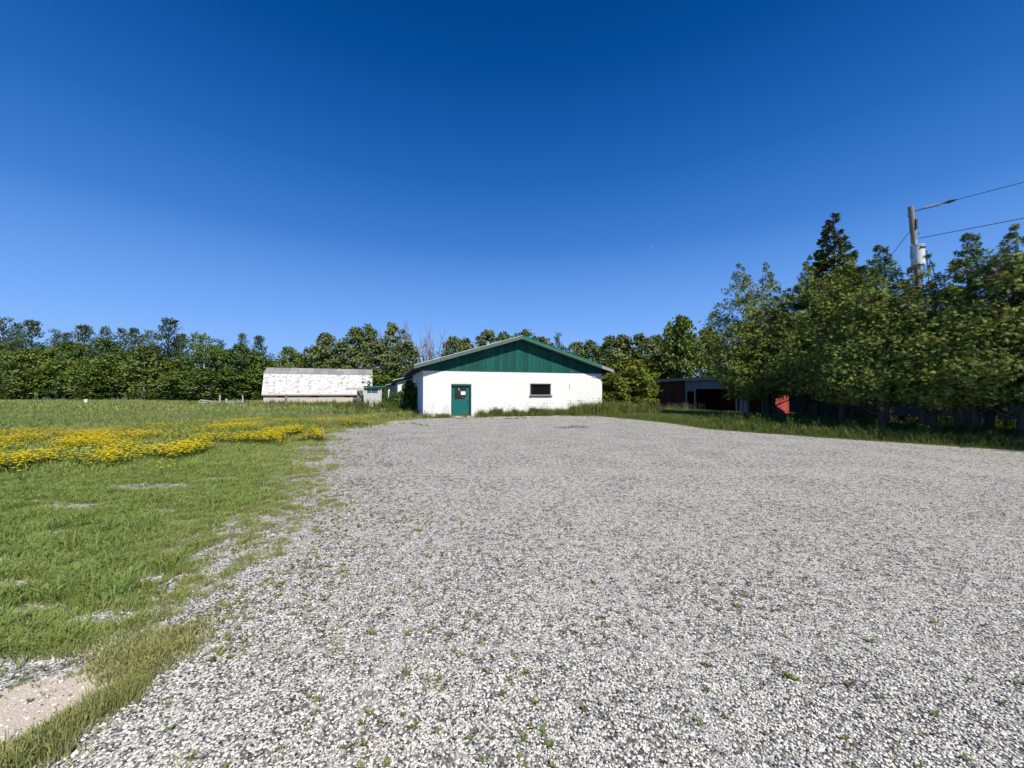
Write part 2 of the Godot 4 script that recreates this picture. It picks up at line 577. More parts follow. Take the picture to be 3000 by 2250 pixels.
func trunk_mesh(seed_: int, h: float, rad: float, limbs: int, lean := 0.0, forks := 1) -> ArrayMesh:
	var r := RandomNumberGenerator.new()
	r.seed = seed_
	var mb := MB.new()
	for f in forks:
		var pts := PackedVector3Array()
		var rr := PackedFloat32Array()
		var bend := Vector3(r.randf_range(-1, 1), 0, r.randf_range(-1, 1)) * (lean + 0.25 * (forks - 1))
		var off := Vector3(r.randf_range(-1, 1), 0, r.randf_range(-1, 1)) * 0.12 * (forks - 1)
		for k in 7:
			var t := k / 6.0
			pts.push_back(off + Vector3(0, h * t - 0.05, 0) + bend * t + Vector3(r.randf_range(-1, 1), 0, r.randf_range(-1, 1)) * 0.03 * h * t * (1 - t))
			rr.push_back(rad * ((1.0 - t) * 0.8 + 0.12) * (1.35 if k == 0 else 1.0))
		mb.tube(pts, rr, 9)
		for k in limbs:
			var i := r.randi_range(1, 5)
			var a := r.randf() * TAU
			limb(mb, r, pts[i], Vector3(cos(a), 0.5, sin(a)).normalized(), h * 0.22 * (1.2 - i * 0.12), rr[i] * 0.45, 1)
	return mb.mesh()

func tree(called: String, label: String, category: String, at: Vector3, turn: float, crown: Mesh, cm: Material, trunk: Mesh, tm: Material, scl: Vector3, group := "") -> Node3D:
	var o := thing(called, label, category, at, turn, group)
	part("trunk", trunk, tm, o).scale = scl
	part("crown", crown, cm, o).scale = scl
	return o

# blades of one tuft, rooted within a circle
func tuft_mesh(seed_: int, blades: int, h: float, spread: float, wide: float, droop: float, dry := 0.1) -> ArrayMesh:
	var r := RandomNumberGenerator.new()
	r.seed = seed_
	var mb := MB.new()
	for k in blades:
		var a := r.randf() * TAU
		var p := Vector3(cos(a), 0, sin(a)) * spread * sqrt(r.randf())
		var o := Vector3(cos(a + r.randf_range(-1, 1)), 0, sin(a + r.randf_range(-1, 1)))
		var l := h * r.randf_range(0.55, 1.15)
		var s := Vector3(-o.z, 0, o.x).rotated(Vector3.UP, r.randf_range(-1.2, 1.2)) * wide
		var m := p + Vector3(0, l * 0.6, 0) + o * l * 0.22 * droop
		var e := p + Vector3(0, l * (1.0 - 0.25 * droop), 0) + o * l * 0.75 * droop * r.randf_range(0.5, 1.2)
		var q := r.randf_range(0.75, 1.25)
		mb.col = Color(q * 1.6, q * 1.1, q * 0.9) if r.randf() < dry else Color(q * r.randf_range(0.85, 1.15), q, q * 0.95)
		mb.quad(p - s, m - s * 0.8, m + s * 0.8, p + s)
		mb.tri(m - s * 0.8, e, m + s * 0.8)
	return mb.mesh()

func seed_stalk_mesh(seed_: int, stalks: int, h: float, spread: float) -> ArrayMesh:
	var r := RandomNumberGenerator.new()
	r.seed = seed_
	var mb := MB.new()
	for k in stalks:
		var p := Vector3(r.randf_range(-1, 1), 0, r.randf_range(-1, 1)) * spread
		var e := p + Vector3(r.randf_range(-0.15, 0.15), r.randf_range(0.7, 1.1), r.randf_range(-0.15, 0.15)) * h
		mb.col = Color(0.8, 0.9, 0.8)
		mb.tube(PackedVector3Array([p, (p + e) * 0.5 + Vector3(0.01, 0, 0), e]), PackedFloat32Array([0.004, 0.003, 0.002]), 3, false)
		mb.col = Color(1.5, 1.0, 1.6)
		var d := (e - p).normalized()
		mb.tube(PackedVector3Array([e, e + d * 0.04, e + d * 0.09]), PackedFloat32Array([0.004, 0.013, 0.003]), 4, false)
	return mb.mesh()

func weed_mesh(seed_: int, leaves: int, long: float) -> ArrayMesh:
	var r := RandomNumberGenerator.new()
	r.seed = seed_
	var mb := MB.new()
	for k in leaves:
		var a := TAU * k / leaves + r.randf_range(-0.4, 0.4)
		var d := Vector3(cos(a), r.randf_range(0.3, 1.3), sin(a)).normalized()
		var s := Vector3(-d.z, 0, d.x).normalized()
		var l := long * r.randf_range(0.6, 1.2)
		var q := r.randf_range(0.8, 1.2)
		mb.col = Color(q, q, q)
		var tip := d * l + Vector3(0, -l * 0.18, 0)
		var mid := d * l * 0.5
		mb.tri(Vector3.ZERO, mid - s * l * 0.16, mid + s * l * 0.16)
		mb.tri(mid - s * l * 0.16, tip, mid + s * l * 0.16)
	return mb.mesh()

# a herb: upright stem with leaves, about 1 m high
func herb_mesh(seed_: int, stems: int, h: float, leaf: float) -> ArrayMesh:
	var r := RandomNumberGenerator.new()
	r.seed = seed_
	var mb := MB.new()
	for k in stems:
		var p := Vector3(r.randf_range(-1, 1), 0, r.randf_range(-1, 1)) * 0.14
		var e := p + Vector3(r.randf_range(-0.25, 0.25), r.randf_range(0.7, 1.1), r.randf_range(-0.25, 0.25)) * h
		mb.col = Color(0.9, 0.9, 0.8)
		mb.tube(PackedVector3Array([p, e]), PackedFloat32Array([0.008, 0.003]), 3, false)
		for j in 14:
			var t := r.randf_range(0.15, 1.0)
			var d := away(r)
			d.y = absf(d.y) * 0.5 - 0.1
			d = d.normalized()
			var q := r.randf_range(0.8, 1.25)
			mb.col = Color(q, q, q * 0.9)
			kite(mb, p.lerp(e, t), d, d.cross(Vector3.UP).normalized(), leaf * r.randf_range(0.6, 1.2) * (1.2 - t * 0.5), leaf * 0.28)
	return mb.mesh()

# ---------------------------------------------------------------- where the gravel ends

var edge_d := PackedFloat32Array([0.5, 1.6, 2.07, 2.3, 2.8, 3.55, 4.4, 4.93, 5.8, 7.8, 10.0, 13.5, 16.0, 17.1, 21.5, 24.4, 30.0])
var edge_x := PackedFloat32Array([-2.9, -2.75, -2.67, -2.52, -2.6, -2.87, -3.2, -3.05, -3.3, -4.4, -5.6, -7.0, -7.9, -7.6, -6.8, -6.0, -7.6])
func left_edge(d: float) -> float:
	for k in edge_d.size() - 1:
		if d <= edge_d[k + 1]:
			return lerpf(edge_x[k], edge_x[k + 1], clampf((d - edge_d[k]) / (edge_d[k + 1] - edge_d[k]), 0.0, 1.0))
	return -8.0
var right_d := PackedFloat32Array([2.0, 8.0, 10.5, 13.0, 15.2, 17.0, 19.8, 23.0, 25.5, 26.5])
var right_x := PackedFloat32Array([20.5, 15.8, 14.0, 11.6, 9.7, 8.5, 8.2, 7.2, 6.0, 1.0])
func right_edge(d: float) -> float:
	for k in right_d.size() - 1:
		if d <= right_d[k + 1]:
			return lerpf(right_x[k], right_x[k + 1], clampf((d - right_d[k]) / (right_d[k + 1] - right_d[k]), 0.0, 1.0))
	return 1.0

# main building: front left corner, front wall runs at 18.6 degrees to the picture plane
const HX := -5.71
const HD := 24.7
const TURN := 0.3246
# worn spots in the lawn where the old gravel shows
func bare(x: float, d: float) -> float:
	var k := 1.0
	for q: Array in [[-6.2, 6.5, 1.1, 0.28], [-5.4, 7.1, 0.5, 0.16], [-6.0, 5.4, 0.6, 0.18], [-6.9, 5.0, 0.5, 0.14], [-5.2, 4.4, 0.4, 0.1], [-4.9, 3.65, 0.35, 0.12], [-4.15, 3.2, 0.45, 0.12], [-3.6, 2.85, 0.35, 0.09], [-3.1, 3.3, 0.2, 0.08], [-2.9, 2.75, 0.3, 0.1], [-4.6, 5.2, 0.4, 0.1], [-6.9, 5.6, 0.5, 0.1]]:
		var e: float = pow((x - q[0]) / (q[2] * 0.75), 2.0) + pow((d - q[1]) / q[3], 2.0)
		k = minf(k, clampf(e - 0.6 + fine_noise.get_noise_2d(x * 6.0, d * 9.0), 0.04, 1.0))
	return k

func in_building(x: float, d: float) -> bool:
	var p := Vector2(x - HX, d - HD)
	var lx := p.x * cos(TURN) + p.y * sin(TURN)
	var lz := p.x * sin(TURN) * -1.0 + p.y * cos(TURN)
	return lx > -0.05 and lx < 13.3 and lz > -0.06 and lz < 15.0

# ---------------------------------------------------------------- main building

func white_building() -> void:
	var h := thing("block_building", "low white painted block building with dark green gable and wide eaves", "building", W(HX, HD), TURN)
	var L := 13.16
	var T := 3.06
	var deep := 14.0
	var doors := [[1.81, 3.155, 0.0, 2.16], [7.36, 8.98, 1.33, 2.23]]
	# core of the front wall, its joints, set back from the block faces
	var core := MB.new()
	core.box(Vector3(0.905, T / 2, -0.104), Vector3(1.81, T, 0.2))
	core.box(Vector3((1.81 + 3.155) / 2, (2.16 + T) / 2, -0.104), Vector3(1.345, T - 2.16, 0.2))
	core.box(Vector3((3.155 + 7.36) / 2, T / 2, -0.104), Vector3(7.36 - 3.155, T, 0.2))
	core.box(Vector3(8.17, 1.33 / 2, -0.104), Vector3(1.62, 1.33, 0.2))
	core.box(Vector3(8.17, (2.23 + T) / 2, -0.104), Vector3(1.62, T - 2.23, 0.2))
	core.box(Vector3((8.98 + L) / 2, T / 2, -0.104), Vector3(L - 8.98, T, 0.2))
	var fw := part("front_wall", core.mesh(), M.joint, h)
	var side := MB.new()
	side.box(Vector3(0.1, T / 2, -deep / 2 - 0.1), Vector3(0.2, T, deep - 0.2))
	part("left_wall", side.mesh(), M.white1, h)
	side = MB.new()
	side.box(Vector3(L - 0.1, T / 2, -deep / 2 - 0.1), Vector3(0.2, T, deep - 0.2))
	part("right_wall", side.mesh(), M.white1, h)
	side = MB.new()
	side.box(Vector3(L / 2, T / 2, -deep + 0.1), Vector3(L - 0.42, T, 0.2))
	part("back_wall", side.mesh(), M.white1, h)
	part("floor", boxed(L - 0.44, 0.04, deep - 0.5), M.inside, h, Vector3(L / 2, 0.02, -deep / 2))
	part("ceiling", boxed(L - 0.44, 0.04, deep - 0.5), M.inside, h, Vector3(L / 2, T - 0.05, -deep / 2))
	# blocks
	var rest := MB.new()
	var single := 0
	var rows := 15
	var rh := T / rows
	var bw := 0.405
	for row in rows:
		var y0 := row * rh
		var x := -bw * 0.5 if row % 2 else 0.0
		while x < L - 0.01:
			var spans := [[maxf(x, 0.0), minf(x + bw, L)]]
			for o: Array in doors:
				if y0 + rh * 0.5 > o[2] and y0 + rh * 0.5 < o[3]:
					var cut := []
					for s: Array in spans:
						if s[1] <= o[0] or s[0] >= o[1]:
							cut.push_back(s)
							continue
						if s[0] < o[0]:
							cut.push_back([s[0], o[0]])
						if s[1] > o[1]:
							cut.push_back([o[1], s[1]])
					spans = cut
			for s: Array in spans:
				var w: float = s[1] - s[0] - 0.01
				if w < 0.02:
					continue
				var at := Vector3((s[0] + s[1]) * 0.5, y0 + rh * 0.5, 0.0005 * rng.randf_range(-1, 1))
				var sz := Vector3(w, rh - 0.009, 0.012)
				if single < 290 and x < 8.6:
					part("block", boxed(sz.x, sz.y, sz.z), M["white%d" % rng.randi_range(0, 2)], fw, at)
					single += 1
				else:
					rest.box(at, sz)
			x += bw
	var rp := part("block_courses", rest.mesh(), M.white0, fw)
	rp.set_meta("kind", "stuff")
	# gable boards
	var slope := 0.304
	var apex := 5.25
	var mid := L / 2
	var gb := MB.new()
	gb.prism(PackedVector2Array([Vector2(0.02, T), Vector2(L - 0.02, T), Vector2(L - 0.02, apex - slope * mid), Vector2(mid, apex), Vector2(0.02, apex - slope * mid)]), -0.2, -0.03)
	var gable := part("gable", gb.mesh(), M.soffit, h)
	var bx := 0.0
	while bx < L - 0.05:
		var w := minf(0.3, L - bx)
		var b := MB.new()
		var a := bx + 0.006
		var e := bx + w - 0.006
		var ya := apex - slope * absf(a - mid) - 0.01
		var ye := apex - slope * absf(e - mid) - 0.01
		var pts := PackedVector2Array([Vector2(a, T - 0.06), Vector2(e, T - 0.06), Vector2(e, ye)])
		if a < mid and e > mid:
			pts.push_back(Vector2(mid, apex - 0.01))
		pts.push_back(Vector2(a, ya))
		b.prism(pts, -0.028, 0.012 + 0.004 * rng.randf())
		part("board", b.mesh(), M["green%d" % rng.randi_range(0, 2)], gable)
		bx += 0.3
	# roof
	var ov := 0.62
	var fr := 0.6
	var top_a := 5.49
	var end_y := top_a - slope * (mid + ov)
	var roof := MB.new()
	roof.prism(PackedVector2Array([Vector2(-ov, end_y - 0.19), Vector2(mid, top_a - 0.19), Vector2(mid, top_a), Vector2(-ov, end_y)]), -deep - 0.5, fr)
	roof.prism(PackedVector2Array([Vector2(mid, top_a - 0.19), Vector2(L + ov, end_y - 0.19), Vector2(L + ov, end_y), Vector2(mid, top_a)]), -deep - 0.5, fr)
	var rf := part("roof", roof.mesh(), M.shingle, h)
	for s: float in [-1.0, 1.0]:
		var ex := mid + s * (mid + ov)
		var f := MB.new()
		var a2 := Vector2(ex, end_y - 0.225)
		var b2 := Vector2(mid, top_a - 0.225)
		var c2 := Vector2(mid, top_a - 0.012)
		var d2 := Vector2(ex, end_y - 0.012)
		f.prism(PackedVector2Array([a2, b2, c2, d2]) if s < 0 else PackedVector2Array([b2, a2, d2, c2]), fr + 0.002, fr + 0.034)
		part("rake_board", f.mesh(), M.fascia_worn if s < 0 else M.fascia_green, rf)
		if s > 0:
			var wf := MB.new()
			var k2 := Vector2(ex - 1.0, end_y + slope * 1.0)
			wf.prism(PackedVector2Array([Vector2(k2.x, k2.y - 0.228), Vector2(ex + 0.004, end_y - 0.228), Vector2(ex + 0.004, end_y - 0.016), Vector2(k2.x, k2.y - 0.016)]), fr + 0.036, fr + 0.04)
			part("bare_board_end", wf.mesh(), M.grey_trim, rf)
		var dr := MB.new()
		dr.prism(PackedVector2Array([Vector2(ex, end_y + 0.002), Vector2(mid, top_a + 0.002), Vector2(mid, top_a + 0.03), Vector2(ex, end_y + 0.03)]) if s < 0 else PackedVector2Array([Vector2(mid, top_a + 0.002), Vector2(ex, end_y + 0.002), Vector2(ex, end_y + 0.03), Vector2(mid, top_a + 0.03)]), fr - 0.12, fr + 0.05)
		part("drip_edge", dr.mesh(), M.drip if s < 0 else M.fascia_green, rf)
		part("eave_board", boxed(0.03, 0.2, deep + 1.1), M.green_trim, rf, Vector3(ex + s * 0.017, end_y - 0.11, (fr - deep - 0.5) / 2))
		var so := MB.new()
		var in_x := 0.0 if s < 0 else L
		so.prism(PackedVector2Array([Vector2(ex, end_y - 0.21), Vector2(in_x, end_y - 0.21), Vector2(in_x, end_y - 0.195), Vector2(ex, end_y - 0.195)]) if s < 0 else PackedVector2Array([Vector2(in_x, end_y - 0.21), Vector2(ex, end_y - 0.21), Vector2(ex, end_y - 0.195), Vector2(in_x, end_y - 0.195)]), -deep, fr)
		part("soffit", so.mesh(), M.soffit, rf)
	var vent := MB.new()
	vent.tube(PackedVector3Array([Vector3(5.1, 4.7, -3.0), Vector3(5.1, 5.4, -3.0)]), PackedFloat32Array([0.09, 0.09]), 10)
	vent.tube(PackedVector3Array([Vector3(5.1, 5.401, -3.0), Vector3(5.1, 5.43, -3.0), Vector3(5.1, 5.47, -3.0)]), PackedFloat32Array([0.14, 0.14, 0.08]), 10)
	part("roof_vent", vent.mesh(), M.cream, rf)
	# door
	var d := part("door", boxed(1.19, 2.0, 0.045), M.door, h, Vector3(2.44, 1.03, -0.13))
	d.mesh = null
	var dl := MB.new()
	# leaf with the opening for its pane
	for q: Array in [[-0.595, -0.39, -1.0, 1.0], [0.37, 0.595, -1.0, 1.0], [-0.39, 0.37, -1.0, 0.12], [-0.39, 0.37, 0.93, 1.0]]:
		dl.box(Vector3((q[0] + q[1]) / 2, (q[2] + q[3]) / 2, 0), Vector3(q[1] - q[0], q[3] - q[2], 0.045))
	d.mesh = dl.mesh()
	part("door_pane", boxed(0.758, 0.808, 0.01), M.glass, d, Vector3(-0.01, 0.525, 0))
	part("pane_back", boxed(0.758, 0.808, 0.004), M.dark_frame, d, Vector3(-0.01, 0.525, -0.018))
	var paper := part("paper_notice", boxed(0.3, 0.23, 0.003), M.paper, d, Vector3(0.19, 0.53, 0.008))
	for k in 3:
		part("print_line", boxed(0.12, 0.012, 0.001), M.print, paper, Vector3(0.0, 0.03 - 0.035 * k, 0.0022))
	part("tape_strip", boxed(0.035, 0.13, 0.002), M.paper, d, Vector3(-0.1, 0.82, 0.008))
	part("tape_strip", boxed(0.14, 0.02, 0.002), M.print, d, Vector3(-0.04, 0.69, 0.008))
	part("tape_strip", boxed(0.03, 0.03, 0.002), M.paper, d, Vector3(0.17, 0.26, 0.008))
	part("tape_strip", boxed(0.03, 0.09, 0.002), M.print, d, Vector3(0.34, 0.2, 0.008))
	var knob := MB.new()
	knob.tube(PackedVector3Array([Vector3(0, 0, 0), Vector3(0, 0, 0.03), Vector3(0, 0, 0.05), Vector3(0, 0, 0.075), Vector3(0, 0, 0.09)]), PackedFloat32Array([0.045, 0.02, 0.034, 0.036, 0.012]), 10)
	part("door_knob", knob.mesh(), M.brass, d, Vector3(0.5, 0.07, 0.022))
	var fm := MB.new()
	fm.box(Vector3(1.828, 1.08, -0.08), Vector3(0.036, 2.16, 0.19))
	fm.box(Vector3(3.1, 1.08, -0.08), Vector3(0.11, 2.16, 0.19))
	fm.box(Vector3(2.445, 2.1, -0.08), Vector3(1.196, 0.12, 0.188))
	part("door_frame", fm.mesh(), M.green_trim, h)
	part("threshold", boxed(1.5, 0.06, 0.42), M.slab, h, Vector3(2.48, 0.02, 0.12))
	# window
	var wn := MB.new()
	wn.box(Vector3(7.39, 1.81, -0.06), Vector3(0.06, 0.84, 0.15))
	wn.box(Vector3(8.95, 1.81, -0.06), Vector3(0.06, 0.84, 0.15))
	wn.box(Vector3(8.17, 2.2, -0.06), Vector3(1.5, 0.06, 0.149))
	wn.box(Vector3(8.17, 1.42, -0.06), Vector3(1.5, 0.06, 0.149))
	var win := part("window", wn.mesh(), M.grey_trim, h)
	part("window_pane", boxed(1.5, 0.72, 0.008), M.glass, win, Vector3(8.17, 1.81, -0.1))
	part("window_sill", boxed(1.74, 0.06, 0.12), M.dark_frame, win, Vector3(8.17, 1.36, 0.052))
	var ins := MB.new()
	ins.box(Vector3(8.17, 2.195, 0.024), Vector3(1.62, 0.05, 0.014))
	ins.box(Vector3(7.37, 1.81, 0.024), Vector3(0.03, 0.72, 0.014))
	part("window_trim", ins.mesh(), M.dark_frame, win)
	for q: Array in [[10.43, 2.12, 0.05, 0.09], [10.44, 1.96, 0.035, 0.07], [10.42, 1.85, 0.03, 0.05]]:
		part("wall_bracket", boxed(q[2], q[3], 0.03), M.rust, h, Vector3(q[0], q[1], 0.022))
	part("wall_hook", boxed(0.22, 0.03, 0.05), M.paper, h, Vector3(12.5, 2.76, 0.033))
	part("conduit", boxed(0.05, 2.6, 0.05), M.green_trim, h, Vector3(-0.03, 1.7, -9.2))
	clean(h)

func lean_tos() -> void:
	var a := thing("lean_to", "white lean-to under a sloping green edged roof, beside the white building", "lean-to", W(HX, HD), TURN)
	var m := MB.new()
	m.prism(PackedVector2Array([Vector2(-1.25, 0), Vector2(-0.02, 0), Vector2(-0.02, 2.85), Vector2(-1.25, 2.5)]), -12.9, -9.35)
	part("wall", m.mesh(), M.white1, a)
	m = MB.new()
	m.prism(PackedVector2Array([Vector2(-1.65, 2.5), Vector2(-0.02, 2.94), Vector2(-0.02, 3.05), Vector2(-1.65, 2.61)]), -13.2, -9.0)
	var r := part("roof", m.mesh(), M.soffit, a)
	m = MB.new()
	m.prism(PackedVector2Array([Vector2(-1.67, 2.607), Vector2(-0.02, 3.053), Vector2(-0.02, 3.085), Vector2(-1.67, 2.64)]), -13.3, -8.95)
	part("roof_sheet", m.mesh(), M.white_metal, r)
	part("downpipe", boxed(0.05, 2.3, 0.05), M.grey_trim, a, Vector3(-1.23, 1.2, -9.31))
	clean(a)
	var b := thing("lean_to", "lower white lean-to at the far end, between shed and building", "lean-to", W(HX, HD), TURN)
	m = MB.new()
	m.prism(PackedVector2Array([Vector2(-1.95, 0), Vector2(-1.27, 0), Vector2(-1.27, 2.38), Vector2(-1.95, 2.2)]), -18.0, -12.95)
	part("wall", m.mesh(), M.white2, b)
	m = MB.new()
	m.prism(PackedVector2Array([Vector2(-2.2, 2.17), Vector2(-1.27, 2.42), Vector2(-1.27, 2.52), Vector2(-2.2, 2.27)]), -18.2, -12.6)
	r = part("roof", m.mesh(), M.soffit, b)
	m = MB.new()
	m.prism(PackedVector2Array([Vector2(-2.22, 2.27), Vector2(-1.27, 2.523), Vector2(-1.27, 2.555), Vector2(-2.22, 2.3)]), -18.3, -12.55)
	part("roof_sheet", m.mesh(), M.white_metal, r)
	clean(b)

func small_shed() -> void:
	var o := thing("garden_shed", "small weathered white shed with narrow high window and green roof edge", "shed", W(-12.75, 35.2), TURN)
	var w := 1.46
	for k in 5:
		var x := -w / 2 + (k + 0.5) * w / 5
		if k == 0 or k == 4:
			part("board", boxed(w / 5 - 0.008, 2.02, 0.03), M.shed_white, o, Vector3(x, 1.01, 0.715))
		else:
			part("board", boxed(w / 5 - 0.008, 1.55, 0.03), M.shed_white, o, Vector3(x, 0.775, 0.715))
	part("window_strip", boxed(w * 0.6 - 0.02, 0.3, 0.012), M.teal_glass, o, Vector3(0, 1.72, 0.71))
	part("lintel", boxed(w * 0.6 - 0.008, 0.12, 0.03), M.shed_white, o, Vector3(0, 1.95, 0.715))
	part("window_bar", boxed(0.03, 0.3, 0.02), M.shed_white, o, Vector3(-0.1, 1.72, 0.722))
	var m := MB.new()
	m.box(Vector3(-w / 2 + 0.02, 1.0, 0), Vector3(0.04, 2.0, 1.38))
	m.box(Vector3(w / 2 - 0.02, 1.0, 0), Vector3(0.04, 2.0, 1.38))
	m.box(Vector3(0, 1.0, -0.69), Vector3(w - 0.1, 2.0, 0.04))
	part("wall", m.mesh(), M.old_wood, o)
	m = MB.new()
	m.box(Vector3(0.18, 2.09, 0), Vector3(w + 0.42, 0.07, 1.9))
	var r := part("roof", m.mesh(), M.inside, o)
	part("roof_edge", boxed(w + 0.44, 0.13, 0.03), M.fascia_green, r, Vector3(0.18, 2.13, 0.97))
	part("corner_post", boxed(0.1, 2.0, 0.08), M.shed_white, o, Vector3(w / 2 + 0.01, 1.0, 0.78))
	clean(o)
	var b := MB.new()
	b.box(Vector3.ZERO, Vector3(1.5, 0.14, 0.05))
	top("weathered_plank", b.mesh(), M.pale_wood, W(-14.3, 34.9, 1.93), "grey plank sticking out level beside the roof of the small shed", "plank").rotation.y = TURN
	var g := thing("board_panel", "dark grey board screen standing left of the small shed", "screen", W(-14.05, 35.6), TURN + 0.9)
	for k in 4:
		part("board", boxed(0.19, 1.85 - 0.05 * (k % 2), 0.025), M.old_wood, g, Vector3(-0.3 + 0.2 * k, 0.9, 0))
	clean(g)

func barn() -> void:
	var turn := 0.36
	var o := thing("barn", "long low barn with flaking white gambrel roof and beige block wall", "barn", W(-29.2, 45.2), turn)
	var L := 11.9
	var y_e := 1.34
	var m := MB.new()
	# walls with three openings on the front
	var holes := [[1.45, 2.35], [5.0, 5.85], [8.75, 9.5]]
	m.box(Vector3(L / 2 - 1.1, 0.49, -0.1), Vector3(L - 2.2, 0.98, 0.2))
	var x := 0.0
	for q: Array in holes:
		m.box(Vector3((x + q[0]) / 2, 1.16, -0.1), Vector3(q[0] - x, 0.36, 0.2))
		x = q[1]
	m.box(Vector3((x + L - 2.2) / 2, 1.16, -0.1), Vector3(L - 2.2 - x, 0.36, 0.2))
	m.box(Vector3(0.1, 0.67, -2.1), Vector3(0.2, 1.34, 3.78))
	m.box(Vector3(L - 0.1, 0.67, -2.1), Vector3(0.2, 1.34, 3.78))
	m.box(Vector3(L / 2, 0.67, -4.1), Vector3(L, 1.34, 0.2))
	part("wall", m.mesh(), M.pink_block, o)
	for q: Array in holes:
		part("window", boxed(q[1] - q[0] - 0.02, 0.34, 0.02), M.glass, o, Vector3((q[0] + q[1]) / 2, 1.16, -0.12))
	for k in 11:
		part("plank", boxed(0.19, 1.3 - 0.03 * (k % 3), 0.03), M.old_wood, o, Vector3(L - 2.1 + 0.2 * k, 0.66, -0.05))
	part("eave_beam", boxed(L, 0.12, 0.08), M.old_wood, o, Vector3(L / 2, y_e - 0.03, 0.1))
	# gambrel ends
	m = MB.new()
	for ex: float in [0.02, L - 0.02]:
		m.box(Vector3(ex, (y_e + 3.85) / 2, -2.1), Vector3(0.04, 3.85 - y_e, 2.6))
	part("end_wall", m.mesh(), M.barn1, o)
	# lower slope: upright sheets from eave to knuckle, then the flatter upper sheets
	var n := 10
	var pw := (L + 0.3) / n
	for f: float in [1.0, -1.0]:
		for k in n:
			var p := MB.new()
			var x0 := -0.15 + k * pw + 0.008
			var x1 := x0 + pw - 0.016
			var lift := 0.006 * rng.randf()
			var z0 := (2.3 + lift) * f - 2.1
			var z1 := (1.42 + lift) * f - 2.1
			var a := [Vector3(x0, y_e, z0), Vector3(x1, y_e, z0), Vector3(x1, 3.9, z1), Vector3(x0, 3.9, z1)]
			var back := Vector3(0, -0.015, -0.04 * f)
			if f > 0:
				p.quad(a[0], a[3], a[2], a[1])
			else:
				p.quad(a[0], a[1], a[2], a[3])
			p.quad(a[0] + back, a[1] + back, a[2] + back, a[3] + back)
			for e in 4:
				p.quad(a[e], a[(e + 1) % 4], a[(e + 1) % 4] + back, a[e] + back)
			part("side_sheet", p.mesh(), M["barn%d" % (k % 3)], o)
		part("eave_trim", boxed(L + 0.32, 0.13, 0.03), M.pale_wood, o, Vector3(L / 2, y_e - 0.02, 2.325 * f - 2.1))
		for k in 14:
			for row in 2:
				var p := MB.new()
				var w2 := (L + 0.3) / 14
				var x0 := -0.15 + k * w2 + 0.01
				var x1 := x0 + w2 - 0.02
				var t0 := row * 0.5
				var t1 := t0 + 0.49
				var a := []
				for q: Array in [[x0, t0], [x1, t0], [x1, t1], [x0, t1]]:
					a.push_back(Vector3(q[0], lerpf(3.91, 4.68, q[1]), lerpf(1.46, 0.0, q[1]) * f - 2.1))
				var back := Vector3(0, -0.03, 0)
				if f > 0:
					p.quad(a[0], a[3], a[2], a[1])
				else:
					p.quad(a[0], a[1], a[2], a[3])
				for e in 4:
					p.quad(a[e], a[(e + 1) % 4], a[(e + 1) % 4] + back, a[e] + back)
				part("roof_sheet", p.mesh(), M["tin%d" % rng.randi_range(0, 2)], o)
	var under := MB.new()
	under.quad(Vector3(-0.1, 3.87, -0.7), Vector3(L + 0.1, 3.87, -0.7), Vector3(L + 0.1, 4.62, -2.1), Vector3(-0.1, 4.62, -2.1))
	under.quad(Vector3(-0.1, 3.87, -3.5), Vector3(L + 0.1, 3.87, -3.5), Vector3(L + 0.1, 4.62, -2.1), Vector3(-0.1, 4.62, -2.1))
	part("roof_deck", under.mesh(), M.old_wood, o)
	clean(o)

# ---------------------------------------------------------------- right hand side

func open_shed() -> void:
	# local x runs from the far corner towards the camera, z out of the open front
	var o := thing("open_shed", "dark red board shed with wide open bay and grey header", "shed", W(15.3, 40.0), -atan2(10.7, 4.2))
	var L := 11.5
	var deep := 6.0
	var x := 0.0
	while x < 3.5:
		part("board", boxed(0.24, 2.72, 0.025), M["maroon%d" % rng.randi_range(0, 2)], o, Vector3(x + 0.125, 1.36, -0.012))
		x += 0.25
	for px: float in [3.58, 4.6, 8.85, 11.4]:
		part("post", boxed(0.13, 2.72, 0.13), M.grey_trim, o, Vector3(px, 1.36, -0.02))
	part("header", boxed(7.68, 0.84, 0.06), M.header, o, Vector3(7.49, 2.34, -0.01))
	part("header", boxed(0.9, 0.2, 0.05), M.header, o, Vector3(4.09, 1.82, -0.01))
	for k in 24:
		part("end_board", boxed(0.025, 2.72, 0.24), M["red%d" % rng.randi_range(0, 2)], o, Vector3(L + 0.012, 1.36, -0.13 - 0.25 * k))
	var m := MB.new()
	m.box(Vector3(L / 2, 1.36, -deep), Vector3(L, 2.72, 0.08))
	m.box(Vector3(0.04, 1.36, -deep / 2 - 0.03), Vector3(0.08, 2.72, deep - 0.2))
	m.box(Vector3(L - 0.06, 1.36, -deep / 2 - 0.03), Vector3(0.08, 2.72, deep - 0.2))
	part("wall", m.mesh(), M.red0, o)
	part("floor", boxed(L - 0.3, 0.03, deep - 0.3), M.inside, o, Vector3(L / 2, 0.015, -deep / 2))
	m = MB.new()
	m.box(Vector3(L / 2, 2.9, -deep / 2 + 0.1), Vector3(L + 0.5, 0.14, deep + 0.7))
	var r := part("roof", m.mesh(), M.shingle, o)
	part("fascia_board", boxed(L + 0.54, 0.15, 0.03), M.grey_trim, r, Vector3(L / 2, 2.8, 0.47))
	part("roof_edge", boxed(L + 0.56, 0.1, 0.03), M.old_wood, r, Vector3(L / 2, 2.93, 0.485))
	clean(o)

